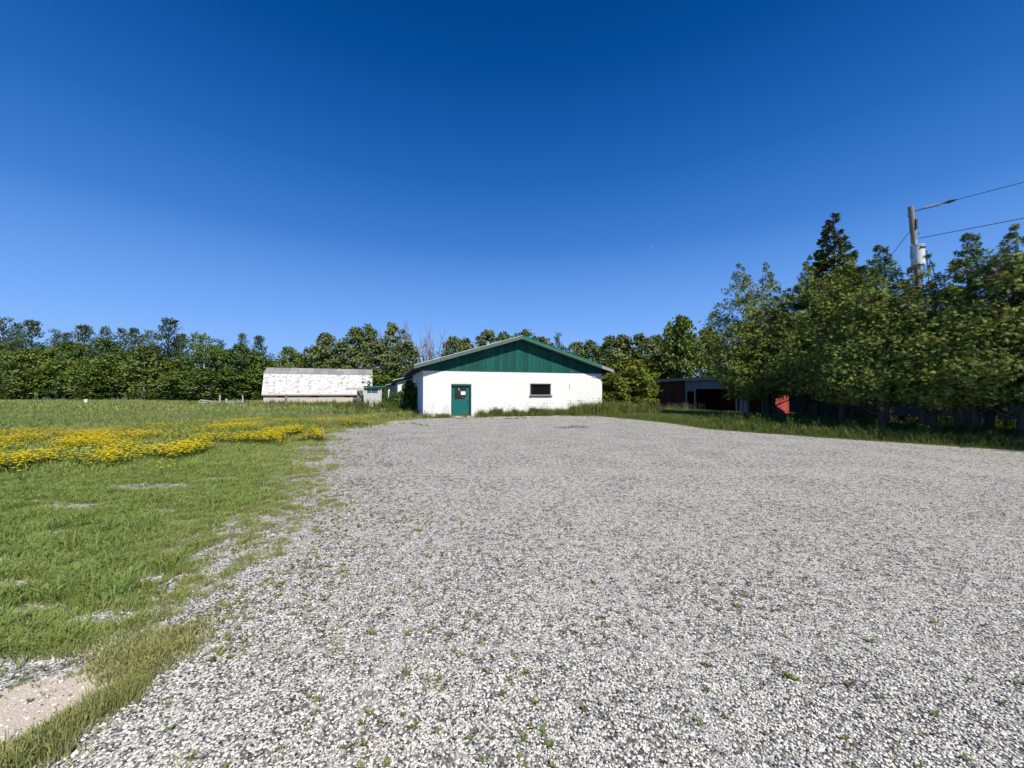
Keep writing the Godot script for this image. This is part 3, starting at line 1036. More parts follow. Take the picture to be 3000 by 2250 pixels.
func blue_house() -> void:
	# local x runs from the far end towards the camera, z out of the wall that faces the lot
	var o := thing("long_house", "long blue grey house on piers with white metal roof behind the cedars", "house", W(17.9, 24.9), -atan2(18.0, 8.8))
	var L := 19.0
	var deep := 5.0
	for k in 15:
		part("panel", boxed(1.25, 2.65, 0.03), M["blue%d" % (k * 7 % 3)], o, Vector3(0.64 + k * 1.265, 1.75, 0))
	var m := MB.new()
	m.box(Vector3(L / 2, 1.75, -deep), Vector3(L, 2.65, 0.08))
	m.box(Vector3(0.04, 1.75, -deep / 2), Vector3(0.08, 2.65, deep - 0.1))
	m.box(Vector3(L - 0.04, 1.75, -deep / 2), Vector3(0.08, 2.65, deep - 0.1))
	m.box(Vector3(L / 2, 0.38, -deep / 2), Vector3(L, 0.08, deep))
	m.box(Vector3(L / 2, 3.12, -deep / 2), Vector3(L, 0.06, deep))
	part("wall", m.mesh(), M.blue1, o)
	for k in 8:
		part("pier", boxed(0.3, 0.33, 0.3), M.slab, o, Vector3(0.4 + k * 2.6, 0.165, -0.4))
		part("pier", boxed(0.3, 0.33, 0.3), M.slab, o, Vector3(0.4 + k * 2.6, 0.165, -deep + 0.4))
	part("skirting", boxed(L, 0.32, 0.04), M.inside, o, Vector3(L / 2, 0.16, -1.2))
	m = MB.new()
	for f: float in [-1.0, 1.0]:
		var a := Vector3(-0.3, 3.16, (deep / 2 + 0.35) * f - deep / 2)
		var b := Vector3(-0.3, 4.75, -deep / 2)
		var w := Vector3(L + 0.6, 0, 0)
		if f > 0:
			m.quad(a, b, b + w, a + w)
		else:
			m.quad(a, a + w, b + w, b)
		m.quad(a, a + w, b + w + Vector3(0, -0.05, 0), b + Vector3(0, -0.05, 0))
	part("roof", m.mesh(), M.white_metal, o)
	m = MB.new()
	for ex: float in [0.0, L]:
		m.tri(Vector3(ex, 3.15, 0), Vector3(ex, 4.68, -deep / 2), Vector3(ex, 3.15, -deep))
	part("gable", m.mesh(), M.blue1, o)
	clean(o)

func cable(called: String, a: Vector3, b: Vector3, sag: float, rad: float, label: String) -> void:
	var pts := PackedVector3Array()
	var rr := PackedFloat32Array()
	for k in 13:
		var t := k / 12.0
		pts.push_back(a.lerp(b, t) - Vector3(0, sag * 4.0 * t * (1.0 - t), 0) - a)
		rr.push_back(rad)
	var m := MB.new()
	m.tube(pts, rr, 5, false)
	top(called, m.mesh(), M.wire, a, label, "wire")

func utility_pole() -> void:
	var foot := W(18.05, 16.5)
	var head := W(17.28, 16.5, 9.65)
	var o := thing("utility_pole", "leaning wooden utility pole carrying a pale grey transformer can above the cedars", "utility pole", foot)
	var d := head - foot
	var m := MB.new()
	m.tube(PackedVector3Array([Vector3(0, -0.3, 0), d * 0.5, d]), PackedFloat32Array([0.14, 0.115, 0.1]), 14)
	part("pole", m.mesh(), M.pole, o)
	var at := func(h: float) -> Vector3: return d * (h / 9.65)
	# transformer hangs on the camera side
	var c: Vector3 = at.call(7.0) + Vector3(-0.27, 0, 0.3)
	m = MB.new()
	m.tube(PackedVector3Array([c, c + Vector3(0, 0.04, 0), c + Vector3(0, 0.8, 0)]), PackedFloat32Array([0.19, 0.215, 0.215]), 24)
	var can := part("transformer", m.mesh(), M.tank, o)
	m = MB.new()
	m.tube(PackedVector3Array([c + Vector3(0, 0.801, 0), c + Vector3(0, 0.83, 0), c + Vector3(0, 0.86, 0)]), PackedFloat32Array([0.23, 0.23, 0.16]), 24)
	part("lid", m.mesh(), M.tank, can)
	for k in 3:
		m = MB.new()
		var b := c + Vector3(0.21, 0.66 - 0.02 * k, -0.07 + 0.08 * k)
		m.tube(PackedVector3Array([b - Vector3(0.03, 0, 0), b + Vector3(0.07, 0, 0)]), PackedFloat32Array([0.035, 0.02]), 8)
		part("bushing", m.mesh(), M.porcelain, can)
	m = MB.new()
	for k in 6:
		var b := c + Vector3(-0.12, 0.85 + 0.035 * k, 0.02)
		m.tube(PackedVector3Array([b, b + Vector3(0, 0.02, 0), b + Vector3(0, 0.045, 0)]), PackedFloat32Array([0.035, 0.06, 0.035]), 8)
	part("high_bushing", m.mesh(), M.porcelain, can)
	for k in 3:
		part("bracket_plate", boxed(0.06, 0.1, 0.03), M.steel, can, c + Vector3(-0.07 + 0.07 * k, 0.7, 0.21))
	# fused cutout and arrester on an arm to the left
	m = MB.new()
	var f: Vector3 = at.call(7.55) + Vector3(-0.48, 0, 0.25)
	m.beam(at.call(7.55), f, 0.04, 0.04)
	part("cutout_arm", m.mesh(), M.steel, o)
	m = MB.new()
	m.tube(PackedVector3Array([f + Vector3(0.03, -0.25, 0), f + Vector3(0.06, 0.35, 0)]), PackedFloat32Array([0.05, 0.04]), 8)
	part("cutout", m.mesh(), M.porcelain, o)
	# string of insulator discs that carries the top wire
	m = MB.new()
	var p0: Vector3 = at.call(9.42)
	var line := (W(30.0, 0.5, 9.9) - (foot + p0)).normalized()
	m.tube(PackedVector3Array([p0, p0 + line * 1.05]), PackedFloat32Array([0.02, 0.02]), 6)
	part("tie_rod", m.mesh(), M.steel, o)
	for k in 5:
		m = MB.new()
		var q: Vector3 = p0 + line * (0.42 + 0.09 * k)
		m.tube(PackedVector3Array([q, q + line * 0.03, q + line * 0.07]), PackedFloat32Array([0.03, 0.075, 0.03]), 8)
		part("insulator", m.mesh(), M.porcelain, o)
	m = MB.new()
	m.tube(PackedVector3Array([p0 + line * 0.95, p0 + line * 1.1, p0 + line * 1.3]), PackedFloat32Array([0.03, 0.07, 0.02]), 8)
	part("clamp", m.mesh(), M.steel, o)
	part("mounting_box", boxed(0.07, 0.42, 0.08), M.steel, o, at.call(8.85) + Vector3(0.04, 0, 0.11))
	for q: Array in [[9.2, -0.26], [8.45, 0.26], [8.8, -0.2]]:
		m = MB.new()
		m.tube(PackedVector3Array([at.call(q[0]), at.call(q[0]) + Vector3(q[1], 0.03, 0.05)]), PackedFloat32Array([0.016, 0.016]), 6)
		part("bolt", m.mesh(), M.steel, o)
	for k in 3:
		m = MB.new()
		var b := c + Vector3(0.24, 0.66, -0.07 + 0.08 * k)
		m.tube(PackedVector3Array([b, b + Vector3(0.1, -0.25, 0), b + Vector3(0.14 + 0.1 * k, -0.75, -0.05), b + Vector3(0.1 + 0.2 * k, -1.05 - 0.1 * k, -0.1), at.call(5.4 - 0.2 * k) + Vector3(0.12, 0, 0)]), PackedFloat32Array([0.014, 0.014, 0.014, 0.014, 0.014]), 5)
		part("lead", m.mesh(), M.wire, o)
	clean(o)
	cable("power_line", foot + p0 + line * 1.25, W(30.0, 0.5, 9.9), 0.1, 0.012, "upper wire running right from the insulators atop the utility pole")
	var p1: Vector3 = foot + at.call(8.25) + Vector3(0.15, 0, 0.05)
	cable("power_line", p1, W(30.0, 0.5, 8.1), 0.18, 0.014, "lower wire running right from the pole just above the transformer")
	cable("guy_wire", foot + at.call(8.75), W(13.9, 21.2, 0.0), 0.0, 0.011, "straight guy wire slanting down left from the utility pole")
	cable("service_wire", foot + at.call(6.3), W(19.0, 22.5, 3.3), 0.35, 0.013, "sagging wire from pole to the house behind the cedars")

# ---------------------------------------------------------------- ground plants

func stuff_on_ground() -> void:
	var short_tuft := tuft_mesh(1, 16, 0.075, 0.055, 0.0028, 0.9, 0.1)
	var mid_tuft := tuft_mesh(2, 18, 0.13, 0.1, 0.005, 0.8, 0.12)
	var tall_tuft := tuft_mesh(3, 22, 0.42, 0.2, 0.008, 0.6, 0.1)
	var far_tuft := tuft_mesh(4, 22, 0.5, 0.42, 0.016, 0.55, 0.1)
	var lawn := Scatter.new()
	var lawn2 := Scatter.new()
	var meadow := Scatter.new()
	var meadow2 := Scatter.new()
	var g0 := Color(0.24, 0.315, 0.09)
	var g1 := Color(0.175, 0.255, 0.068)
	var dry := Color(0.36, 0.34, 0.17)
	# near lawn
	for k in 46000:
		var d := 1.2 + 7.3 * pow(rng.randf(), 0.8)
		var x := rng.randf_range(-1.5 * d - 0.6, left_edge(d) + 2.2)
		var n := patch_noise.get_noise_2d(x * 3.0, d * 3.0)
		var e := (left_edge(d) - x) / clampf(0.45 * d - 0.6, 0.45, 1.3) + n * 0.7 + fine_noise.get_noise_2d(x * 7.0, d * 7.0) * 1.1
		var keep := clampf(0.5 + e, 0.012, 1.0)
		if d < 2.6 and x > left_edge(d) - 0.9 + 0.25 * (d - 1.6) and x < left_edge(d) + 0.55 and d < 2.35:
			keep *= 0.05
		if fine_noise.get_noise_2d(x * 1.7 + 40.0, d * 1.9) > 0.47 and d > 2.2:
			keep *= 0.1
		if rng.randf() > keep * bare(x, d):
			continue
		var s := rng.randf_range(0.65, 1.1) * (0.7 + 0.4 * clampf(e, 0.0, 1.2))
		var c := tint(g0.lerp(dry, clampf(0.3 - e * 0.35 + 0.3 * n, 0.0, 0.6)), rng, 0.18)
		lawn.put(Basis(Vector3.UP, rng.randf() * TAU).scaled(Vector3(s, s * rng.randf_range(0.7, 1.3), s)), W(x, d, 0.006), c)
	# bigger tufts standing in the near lawn, and the strip between sand and gravel
	for k in 2600:
		var d := 1.9 + 7.0 * rng.randf()
		var x := rng.randf_range(-1.5 * d - 0.6, left_edge(d) - 0.15)
		if fine_noise.get_noise_2d(x * 2.0, d * 2.0) < 0.06:
			continue
		if (d < 2.4 and x > left_edge(d) - 0.5) or rng.randf() > bare(x, d):
			continue
		var s := rng.randf_range(0.6, 1.15)
		lawn2.put(Basis(Vector3.UP, rng.randf() * TAU).scaled(Vector3(s, s * rng.randf_range(0.8, 1.3), s)), W(x, d, 0.005), tint(g1, rng, 0.2))
	for k in 520:
		var t := rng.randf()
		var p := Vector2(-2.16, 1.45).lerp(Vector2(-2.06, 2.16), t) + Vector2(rng.randfn() * 0.055, rng.randfn() * 0.035)
		var s := rng.randf_range(0.35, 0.8) * (1.15 - 0.4 * t)
		lawn2.put(Basis(Vector3.UP, rng.randf() * TAU).scaled(Vector3(s * 0.6, s, s * 0.6)), W(p.x, p.y, 0.005), tint(g1.lerp(dry, 0.45), rng, 0.2))
	for k in 260:
		var p := Vector2(-2.2, 2.38) + Vector2(rng.randfn() * 0.13, rng.randfn() * 0.13)
		var s := rng.randf_range(0.3, 0.6)
		lawn2.put(Basis(Vector3.UP, rng.randf() * TAU).scaled(Vector3(s, s, s)), W(p.x, p.y, 0.005), tint(g1.lerp(dry, 0.6), rng, 0.2))
	# middle lawn up to the flowers
	for k in 60000:
		var d := 7.5 + 16.5 * pow(rng.randf(), 0.75)
		var x := rng.randf_range(maxf(-1.5 * d, left_edge(d) - 22.0), left_edge(d) + 2.5)
		var n := patch_noise.get_noise_2d(x * 1.6, d * 1.6)
		var e := (left_edge(d) - x) / 1.5 + n * 0.6 + fine_noise.get_noise_2d(x * 4.0, d * 4.0) * 1.2
		var keep := clampf(0.5 + e, 0.03 if d < 12.0 else 0.0, 1.0)
		if d < 11.0 and fine_noise.get_noise_2d(x * 1.5 + 40.0, d * 1.7) > 0.47:
			keep *= 0.1
		if rng.randf() > keep * bare(x, d) or in_building(x, d):
			continue
		var far := clampf((left_edge(d) - x - 1.2) / 3.0 + (d - 11.0) / 6.0, 0.0, 1.0)
		var s := rng.randf_range(0.75, 1.25) * lerpf(0.8, 1.7, far)
		if e < 0.0:
			s *= 0.6
		lawn2.put(Basis(Vector3.UP, rng.randf() * TAU).scaled(Vector3(s, s * rng.randf_range(0.7, 1.3), s)), W(x, d, 0.004), tint(g0.lerp(dry, clampf(0.25 - 0.2 * e + 0.35 * n, 0.0, 0.6)), rng, 0.18))
	# meadow
	for k in 17000:
		var d := 11.0 + 17.0 * sqrt(rng.randf())
		var x := rng.randf_range(-1.5 * d, left_edge(d) - 0.4)
		var deep := (left_edge(d) - x - 1.5) / 3.0 + (d - 13.0) / 4.0
		if rng.randf() > deep or in_building(x, d):
			continue
		var n := patch_noise.get_noise_2d(x * 0.5, d * 0.5)
		var s := rng.randf_range(0.7, 1.15)
		meadow.put(Basis(Vector3.UP, rng.randf() * TAU).scaled(Vector3(s, s * rng.randf_range(0.7, 1.2), s)), W(x, d), tint(g1.lerp(dry, clampf(0.25 + 0.8 * n, 0.0, 0.65)), rng, 0.16))
	for k in 26000:
		var d := 24.0 + 42.0 * sqrt(rng.randf())
		var x := rng.randf_range(-1.5 * d, -7.2 if d < 34.0 else 24.0)
		if in_building(x, d) or (d > 24.0 and d < 41.0 and x > -7.0):
			continue
		var n := patch_noise.get_noise_2d(x * 0.3, d * 0.3)
		var s := rng.randf_range(0.7, 1.2)
		meadow2.put(Basis(Vector3.UP, rng.randf() * TAU).scaled(Vector3(s, s * rng.randf_range(0.7, 1.2), s)), W(x, d), tint(g0.lerp(dry, clampf(0.2 + 0.9 * n, 0.0, 0.7)), rng, 0.16))
	scattered("lawn_grass", lawn, short_tuft, M.grass, "short patchy lawn grass creeping over the gravel at the lower left", "grass")
	scattered("rough_grass", lawn2, mid_tuft, M.grass, "rough grass between the gravel lot and the yellow flowers", "grass")
	scattered("meadow_grass", meadow, tall_tuft, M.grass, "tall meadow grass around the yellow flowers", "grass")
	scattered("field_grass", meadow2, far_tuft, M.grass, "tall field grass running back to the woods", "grass")

	# yellow flowers
	var fl := MB.new()
	var fr := RandomNumberGenerator.new()
	fr.seed = 9
	for k in 7:
		var p := Vector3(fr.randf_range(-1, 1) * 0.11, fr.randf_range(0.2, 0.36), fr.randf_range(-1, 1) * 0.11)
		fl.col = Color(0.12, 0.17, 0.04)
		fl.tube(PackedVector3Array([Vector3(p.x * 0.3, 0, p.z * 0.3), p]), PackedFloat32Array([0.004, 0.002]), 3, false)
		fl.col = Color(0.95, 0.82, 0.03) if fr.randf() < 0.8 else Color(0.92, 0.7, 0.02)
		for j in 6:
			var a := TAU * j / 6.0
			var dd := Vector3(cos(a), 0.45, sin(a)).normalized()
			kite(fl, p, dd, Vector3(-sin(a), 0, cos(a)), 0.03, 0.015)
	var flower := fl.mesh()
	var herb := herb_mesh(6, 4, 0.24, 0.05)
	var flowers := Scatter.new()
	var herbs := Scatter.new()
	var field := PackedVector2Array([Vector2(-9.7, 5.8), Vector2(-7.9, 7.9), Vector2(-7.5, 10.1), Vector2(-6.5, 11.6), Vector2(-7.4, 14), Vector2(-8.4, 16.2), Vector2(-9.2, 18.5), Vector2(-11.5, 20), Vector2(-13.4, 17.9), Vector2(-13.6, 14.8), Vector2(-17.5, 13), Vector2(-20, 12), Vector2(-14.5, 7.0)])
	for k in 30000:
		var x := rng.randf_range(-20.0, -6.0)
		var d := rng.randf_range(5.6, 20.5)
		if not Geometry2D.is_point_in_polygon(Vector2(x + patch_noise.get_noise_2d(x * 2.0, d * 2.0) * 2.0, d + patch_noise.get_noise_2d(x * 2.0 + 50.0, d * 2.0) * 2.5), field):
			continue
		var n := fine_noise.get_noise_2d(x * 0.75, d * 0.75)
		if rng.randf() > clampf(0.06 + n * 2.5, 0.02, 0.85):
			continue
		var s := rng.randf_range(0.75, 1.15)
		flowers.put(Basis(Vector3.UP, rng.randf() * TAU).scaled(Vector3(s, s, s)), W(x, d), Color(1, 1, 1))
		if rng.randf() < 0.35:
			herbs.put(Basis(Vector3.UP, rng.randf() * TAU).scaled(Vector3(s, s, s)), W(x, d), tint(g1, rng, 0.2))
	for q: Array in [[-8.6, 18.3, 0.7, 230], [-8.2, 20.3, 0.7, 130], [-7.9, 21.9, 0.3, 60], [-7.3, 23.9, 0.7, 70], [14.6, 35.0, 1.5, 50]]:
		for k in int(q[3]):
			var s := rng.randf_range(0.75, 1.1)
			flowers.put(Basis(Vector3.UP, rng.randf() * TAU).scaled(Vector3(s, s, s)), W(q[0] + rng.randfn() * q[2], q[1] + rng.randfn() * q[2] * 0.6), Color(1, 1, 1))
			herbs.put(Basis(Vector3.UP, rng.randf() * TAU).scaled(Vector3(s, s, s)), W(q[0] + rng.randfn() * q[2], q[1] + rng.randfn() * q[2] * 0.6), tint(g1, rng, 0.2))
	scattered("yellow_wildflowers", flowers, flower, M.petal, "bright yellow wildflowers spread in a band across the meadow edge", "wildflowers")
	# white daisies here and there
	var dz := MB.new()
	dz.col = Color(0.12, 0.17, 0.04)
	dz.tube(PackedVector3Array([Vector3.ZERO, Vector3(0.01, 0.38, 0)]), PackedFloat32Array([0.004, 0.003]), 3, false)
	for j in 8:
		dz.col = Color(0.78, 0.78, 0.74)
		kite(dz, Vector3(0.01, 0.38, 0), Vector3(cos(TAU * j / 8), 0.25, sin(TAU * j / 8)).normalized(), Vector3(-sin(TAU * j / 8), 0, cos(TAU * j / 8)), 0.035, 0.01)
	dz.col = Color(0.75, 0.5, 0.02)
	dz.tube(PackedVector3Array([Vector3(0.01, 0.375, 0), Vector3(0.01, 0.392, 0)]), PackedFloat32Array([0.01, 0.006]), 6)
	var daisies := Scatter.new()
	for k in 700:
		var d := rng.randf_range(8.0, 26.0)
		var x := rng.randf_range(-1.5 * d, left_edge(d) - 1.0)
		if fine_noise.get_noise_2d(x * 0.6 + 9.0, d * 0.6) < 0.1:
			continue
		daisies.put(Basis(Vector3.UP, rng.randf() * TAU), W(x, d), Color(1, 1, 1))
	scattered("white_daisies", daisies, dz.mesh(), M.petal, "scattered white daisies among the yellow flowers and meadow grass", "daisies")

	# herbs and grass at the foot of the buildings
	var tall_herb := herb_mesh(7, 6, 0.8, 0.1)
	var th := Scatter.new()
	for q: Array in [[-12.3, 33.2, 2.0, 0.8, 90, 1.2], [-9.8, 29.5, 1.6, 1.6, 90, 1.1], [-8.0, 26.6, 1.0, 1.2, 70, 0.8], [-17.0, 36.0, 3.0, 2.0, 150, 0.9], [-23.0, 41.0, 3.5, 1.2, 120, 1.0], [-10.5, 24.5, 2.0, 1.5, 130, 0.7], [-33.0, 41.5, 2.5, 0.7, 90, 0.8]]:
		for k in int(q[4]):
			var s: float = q[5] * rng.randf_range(0.6, 1.2)
			var x: float = q[0] + rng.randfn() * q[2]
			var d: float = q[1] + rng.randfn() * q[3]
			if in_building(x, d):
				continue
			th.put(Basis(Vector3.UP, rng.randf() * TAU).scaled(Vector3(s, s, s)), W(x, d), tint(Color(0.14, 0.18, 0.045), rng, 0.25))
	# along the front wall (local frame of the building)
	var base := Transform3D(Basis(Vector3.UP, TURN), W(HX, HD))
	var wall := Scatter.new()
	for q: Array in [[-0.4, 0.5, 0.5, 0.35, 90, 0.45], [0.95, 0.62, 0.45, 0.2, 190, 0.5], [3.75, 0.75, 0.2, 0.15, 60, 0.5], [4.5, 0.3, 0.4, 0.15, 90, 0.7], [6.2, 0.55, 1.3, 0.22, 520, 0.62], [7.9, 0.5, 0.6, 0.22, 330, 0.68], [10.2, 0.6, 0.9, 0.3, 420, 0.75], [11.7, 0.8, 0.8, 0.4, 460, 0.95], [13.2, 0.8, 0.9, 0.6, 520, 1.05], [14.8, 1.0, 1.0, 0.8, 430, 1.0]]:
		for k in int(q[4]):
			var s: float = q[5] * 1.5 * rng.randf_range(0.5, 1.15)
			var lx: float = q[0] + rng.randfn() * q[2]
			var lz: float = maxf(0.12, q[1] + rng.randfn() * q[3])
			var cl := fine_noise.get_noise_2d(lx * 2.4, lz * 2.4)
			if rng.randf() > 0.65 + cl * 1.6:
				continue
			s *= 0.85 + cl * 1.4 + 0.02 * maxf(lx, 0.0)
			wall.put(Basis(Vector3.UP, rng.randf() * TAU).scaled(Vector3(s * 0.7, s, s * 0.7)), base * Vector3(lx, 0, lz), tint(Color(0.14, 0.18, 0.045), rng, 0.2))
			if rng.randf() < 0.12 and lx < 9.0:
				th.put(Basis(Vector3.UP, rng.randf() * TAU).scaled(Vector3(s, s, s) * 0.55), base * Vector3(lx, 0, lz), tint(Color(0.11, 0.165, 0.04), rng, 0.25))
	# cracks in the paving filled with grass
	for q: Array in [[1.5, 1.9, 4.0, 2.3], [7.5, 1.6, 13.5, 2.6], [4.5, 2.9, 6.3, 3.2], [-2.0, 3.4, -0.5, 6.3], [9.5, 2.4, 14.0, 4.4], [5.0, 9.4, 6.3, 9.6]]:
		for k in 46:
			var t := rng.randf()
			var lx := lerpf(q[0], q[2], t) + rng.randfn() * 0.05
			var lz := lerpf(q[1], q[3], t) + sin(t * 7.0) * 0.15 + rng.randfn() * 0.05
			var s := rng.randf_range(0.1, 0.32)
			wall.put(Basis(Vector3.UP, rng.randf() * TAU).scaled(Vector3(s, s, s)), base * Vector3(lx, 0.004, lz), tint(Color(0.14, 0.18, 0.045), rng, 0.25))
	# verge on the right, from the paving edge to the sheds
	for k in 15000:
		var d := rng.randf_range(7.0, 40.0)
		var x := right_edge(d) + rng.randf() * (8.0 if d > 22.0 else 9.0) - 0.1
		if d > 26.0:
			x = rng.randf_range(7.5, 20.0)
		if in_building(x, d) or x > 15.3 + (40.0 - d) * 0.39 or x > 30.0 - 0.49 * d + 1.5:
			continue
		var near_edge := clampf((x - right_edge(d)) / 1.2, 0.25, 1.0) if d < 26.0 else 0.6
		var s := rng.randf_range(0.5, 1.1) * near_edge
		if d > 19.0 and d < 30.0 and x < 12.0:
			s *= 0.7
		wall.put(Basis(Vector3.UP, rng.randf() * TAU).scaled(Vector3(s, s, s)), W(x, d), tint(Color(0.14, 0.18, 0.045), rng, 0.2))
		if rng.randf() < 0.16 and d < 22.0:
			th.put(Basis(Vector3.UP, rng.randf() * TAU).scaled(Vector3(s, s, s) * 0.8), W(x + 0.4, d), tint(Color(0.11, 0.165, 0.04), rng, 0.25))
	scattered("verge_grass", wall, tall_tuft, M.grass, "long grass along the white building's foot and the lot's right edge", "grass")
	scattered("verge_herbs", th, tall_herb, M.leaf, "leafy weeds growing along walls, sheds and under the cedars", "weeds")
	scattered("meadow_herbs", herbs, herb, M.leaf, "low green leaves between the yellow flowers", "weeds")
	var heads := Scatter.new()
	for k in 110:
		var lx := rng.randf_range(4.0, 13.4)
		if rng.randf() > 0.35 + 0.65 * (lx - 4.0) / 9.0:
			continue
		var s := rng.randf_range(0.6, 1.0) * (0.75 + 0.4 * (lx - 4.0) / 9.0)
		heads.put(Basis(Vector3.UP, rng.randf() * TAU).scaled(Vector3(s, s, s)), base * Vector3(lx, 0, rng.randf_range(0.4, 1.1)), Color(0.2, 0.19, 0.1))
	for k in 120:
		heads.put(Basis(Vector3.UP, rng.randf() * TAU).scaled(Vector3.ONE * rng.randf_range(0.4, 0.65)), W(rng.randf_range(12.0, 16.0), rng.randf_range(31.0, 36.0)), Color(0.3, 0.3, 0.24))
	for k in 14:
		var s := rng.randf_range(0.5, 0.8)
		heads.put(Basis(Vector3.UP, rng.randf() * TAU).scaled(Vector3(s, s, s)), base * Vector3(rng.randf_range(0.4, 1.6), 0, 0.5), Color(0.13, 0.14, 0.07))
	scattered("seed_stalks", heads, seed_stalk_mesh(8, 3, 0.95, 0.12), M.grass, "thin grass stalks with brown seed heads against the white wall", "grass")

	# loose and half bedded stones of the lot nearest the camera
	var st := MB.new()
	var sr := RandomNumberGenerator.new()
	sr.seed = 3
	var ring := []
	for lv: Array in [[0.0, 1.0], [0.55, 0.8]]:
		var row := []
		for k in 7:
			var a: float = TAU * k / 7 + lv[0]
			row.push_back(Vector3(cos(a) * lv[1] * sr.randf_range(0.85, 1.15), lv[0], sin(a) * lv[1] * sr.randf_range(0.85, 1.15)))
		ring.push_back(row)
	for k in 7:
		var q := (k + 1) % 7
		st.quad(ring[0][k], ring[1][k], ring[1][q], ring[0][q])
		st.tri(ring[1][k], Vector3(0.05, 0.85, 0), ring[1][q])
	var stones := Scatter.new()
	for k in 130000:
		var d := 1.25 + 5.5 * pow(rng.randf(), 1.25)
		var x := rng.randf_range(maxf(left_edge(d) - 1.6, -1.5 * d), 1.5 * d)
		var s := rng.randf_range(0.0028, 0.006) * (1.5 if rng.randf() < 0.12 else 1.0)
		var c := pebble(rng)
		if d < 2.3 and x < left_edge(d) + 0.5 and x > left_edge(d) - 0.8:
			if rng.randf() < 0.75:
				continue
		stones.put(Basis(Vector3.UP, rng.randf() * TAU).scaled(Vector3(s * rng.randf_range(0.8, 1.4), s * rng.randf_range(0.5, 0.9), s)), W(x, d, 0.0035), c)
	scattered("lot_stones", stones, st.mesh(), M.stone, "small rounded grey and white stones bedded in the lot", "gravel")

	# small weeds rooted in the paving
	var wm := [weed_mesh(1, 5, 0.055), weed_mesh(2, 7, 0.05), weed_mesh(3, 4, 0.065), weed_mesh(4, 9, 0.06)]
	var small := Scatter.new()
	for k in 6500:
		var d := 1.4 + 15.0 * pow(rng.randf(), 1.3)
		var x := left_edge(d) + absf(rng.randfn()) * (1.0 + 0.12 * d) - 0.2
		if rng.randf() < 0.16:
			x = rng.randf_range(-1.0, minf(1.4 * d, right_edge(d)))
		if patch_noise.get_noise_2d(x * 2.0, d * 2.0) < -0.05:
			continue
		if d < 2.5 and x < left_edge(d) + 0.6 and rng.randf() < 0.85:
			continue
		var s := rng.randf_range(0.25, 0.65)
		small.put(Basis(Vector3.UP, rng.randf() * TAU).scaled(Vector3(s, s, s)), W(x, d, 0.004), tint(Color(0.17, 0.2, 0.055), rng, 0.3))
	scattered("paving_weeds", small, wm[3], M.leaf, "tiny weeds sprinkled over the gravel lot near the lawn", "weeds")
	for q: Array in [[-0.12, 1.7, 2], [-1.06, 2.05, 0], [-0.93, 2.3, 0], [-1.35, 2.35, 1], [-0.72, 1.78, 1], [-1.62, 1.85, 2], [0.15, 1.85, 1], [0.55, 2.45, 1], [1.05, 2.8, 3], [-0.95, 2.8, 1], [-1.28, 2.6, 3], [-1.7, 2.55, 0], [-1.4, 1.72, 3], [0.9, 1.9, 0], [1.55, 2.2, 3], [2.3, 2.5, 3], [-0.55, 2.6, 3], [-0.4, 3.5, 1], [0.45, 3.6, 3], [1.9, 3.4, 3]]:
		var col: Color = tint(Color(0.11, 0.17, 0.035), rng, 0.2)
		var o := thing("weed_plant", "small green weed sprouting alone from the gravel lot", "weed", W(q[0], q[1], 0.004), rng.randf() * TAU, "weeds sprouting from the gravel near the camera")
		var mm := M.leaf.duplicate() as StandardMaterial3D if not M.has("weed") else M.weed as StandardMaterial3D
		if not M.has("weed"):
			mm.albedo_color = srgb(0.16, 0.22, 0.05)
			M.weed = mm
		part("leaf_rosette", wm[q[2]], mm, o).scale = Vector3.ONE * rng.randf_range(0.5, 0.8)
		clean(o)

func ordinal(k: int) -> String:
	return ["first", "second", "third", "fourth", "fifth", "sixth", "seventh", "eighth", "ninth", "tenth", "eleventh", "twelfth", "thirteenth", "fourteenth", "fifteenth", "sixteenth", "seventeenth", "eighteenth", "nineteenth", "twentieth", "twenty first", "twenty second", "twenty third", "twenty fourth", "twenty fifth"][k]

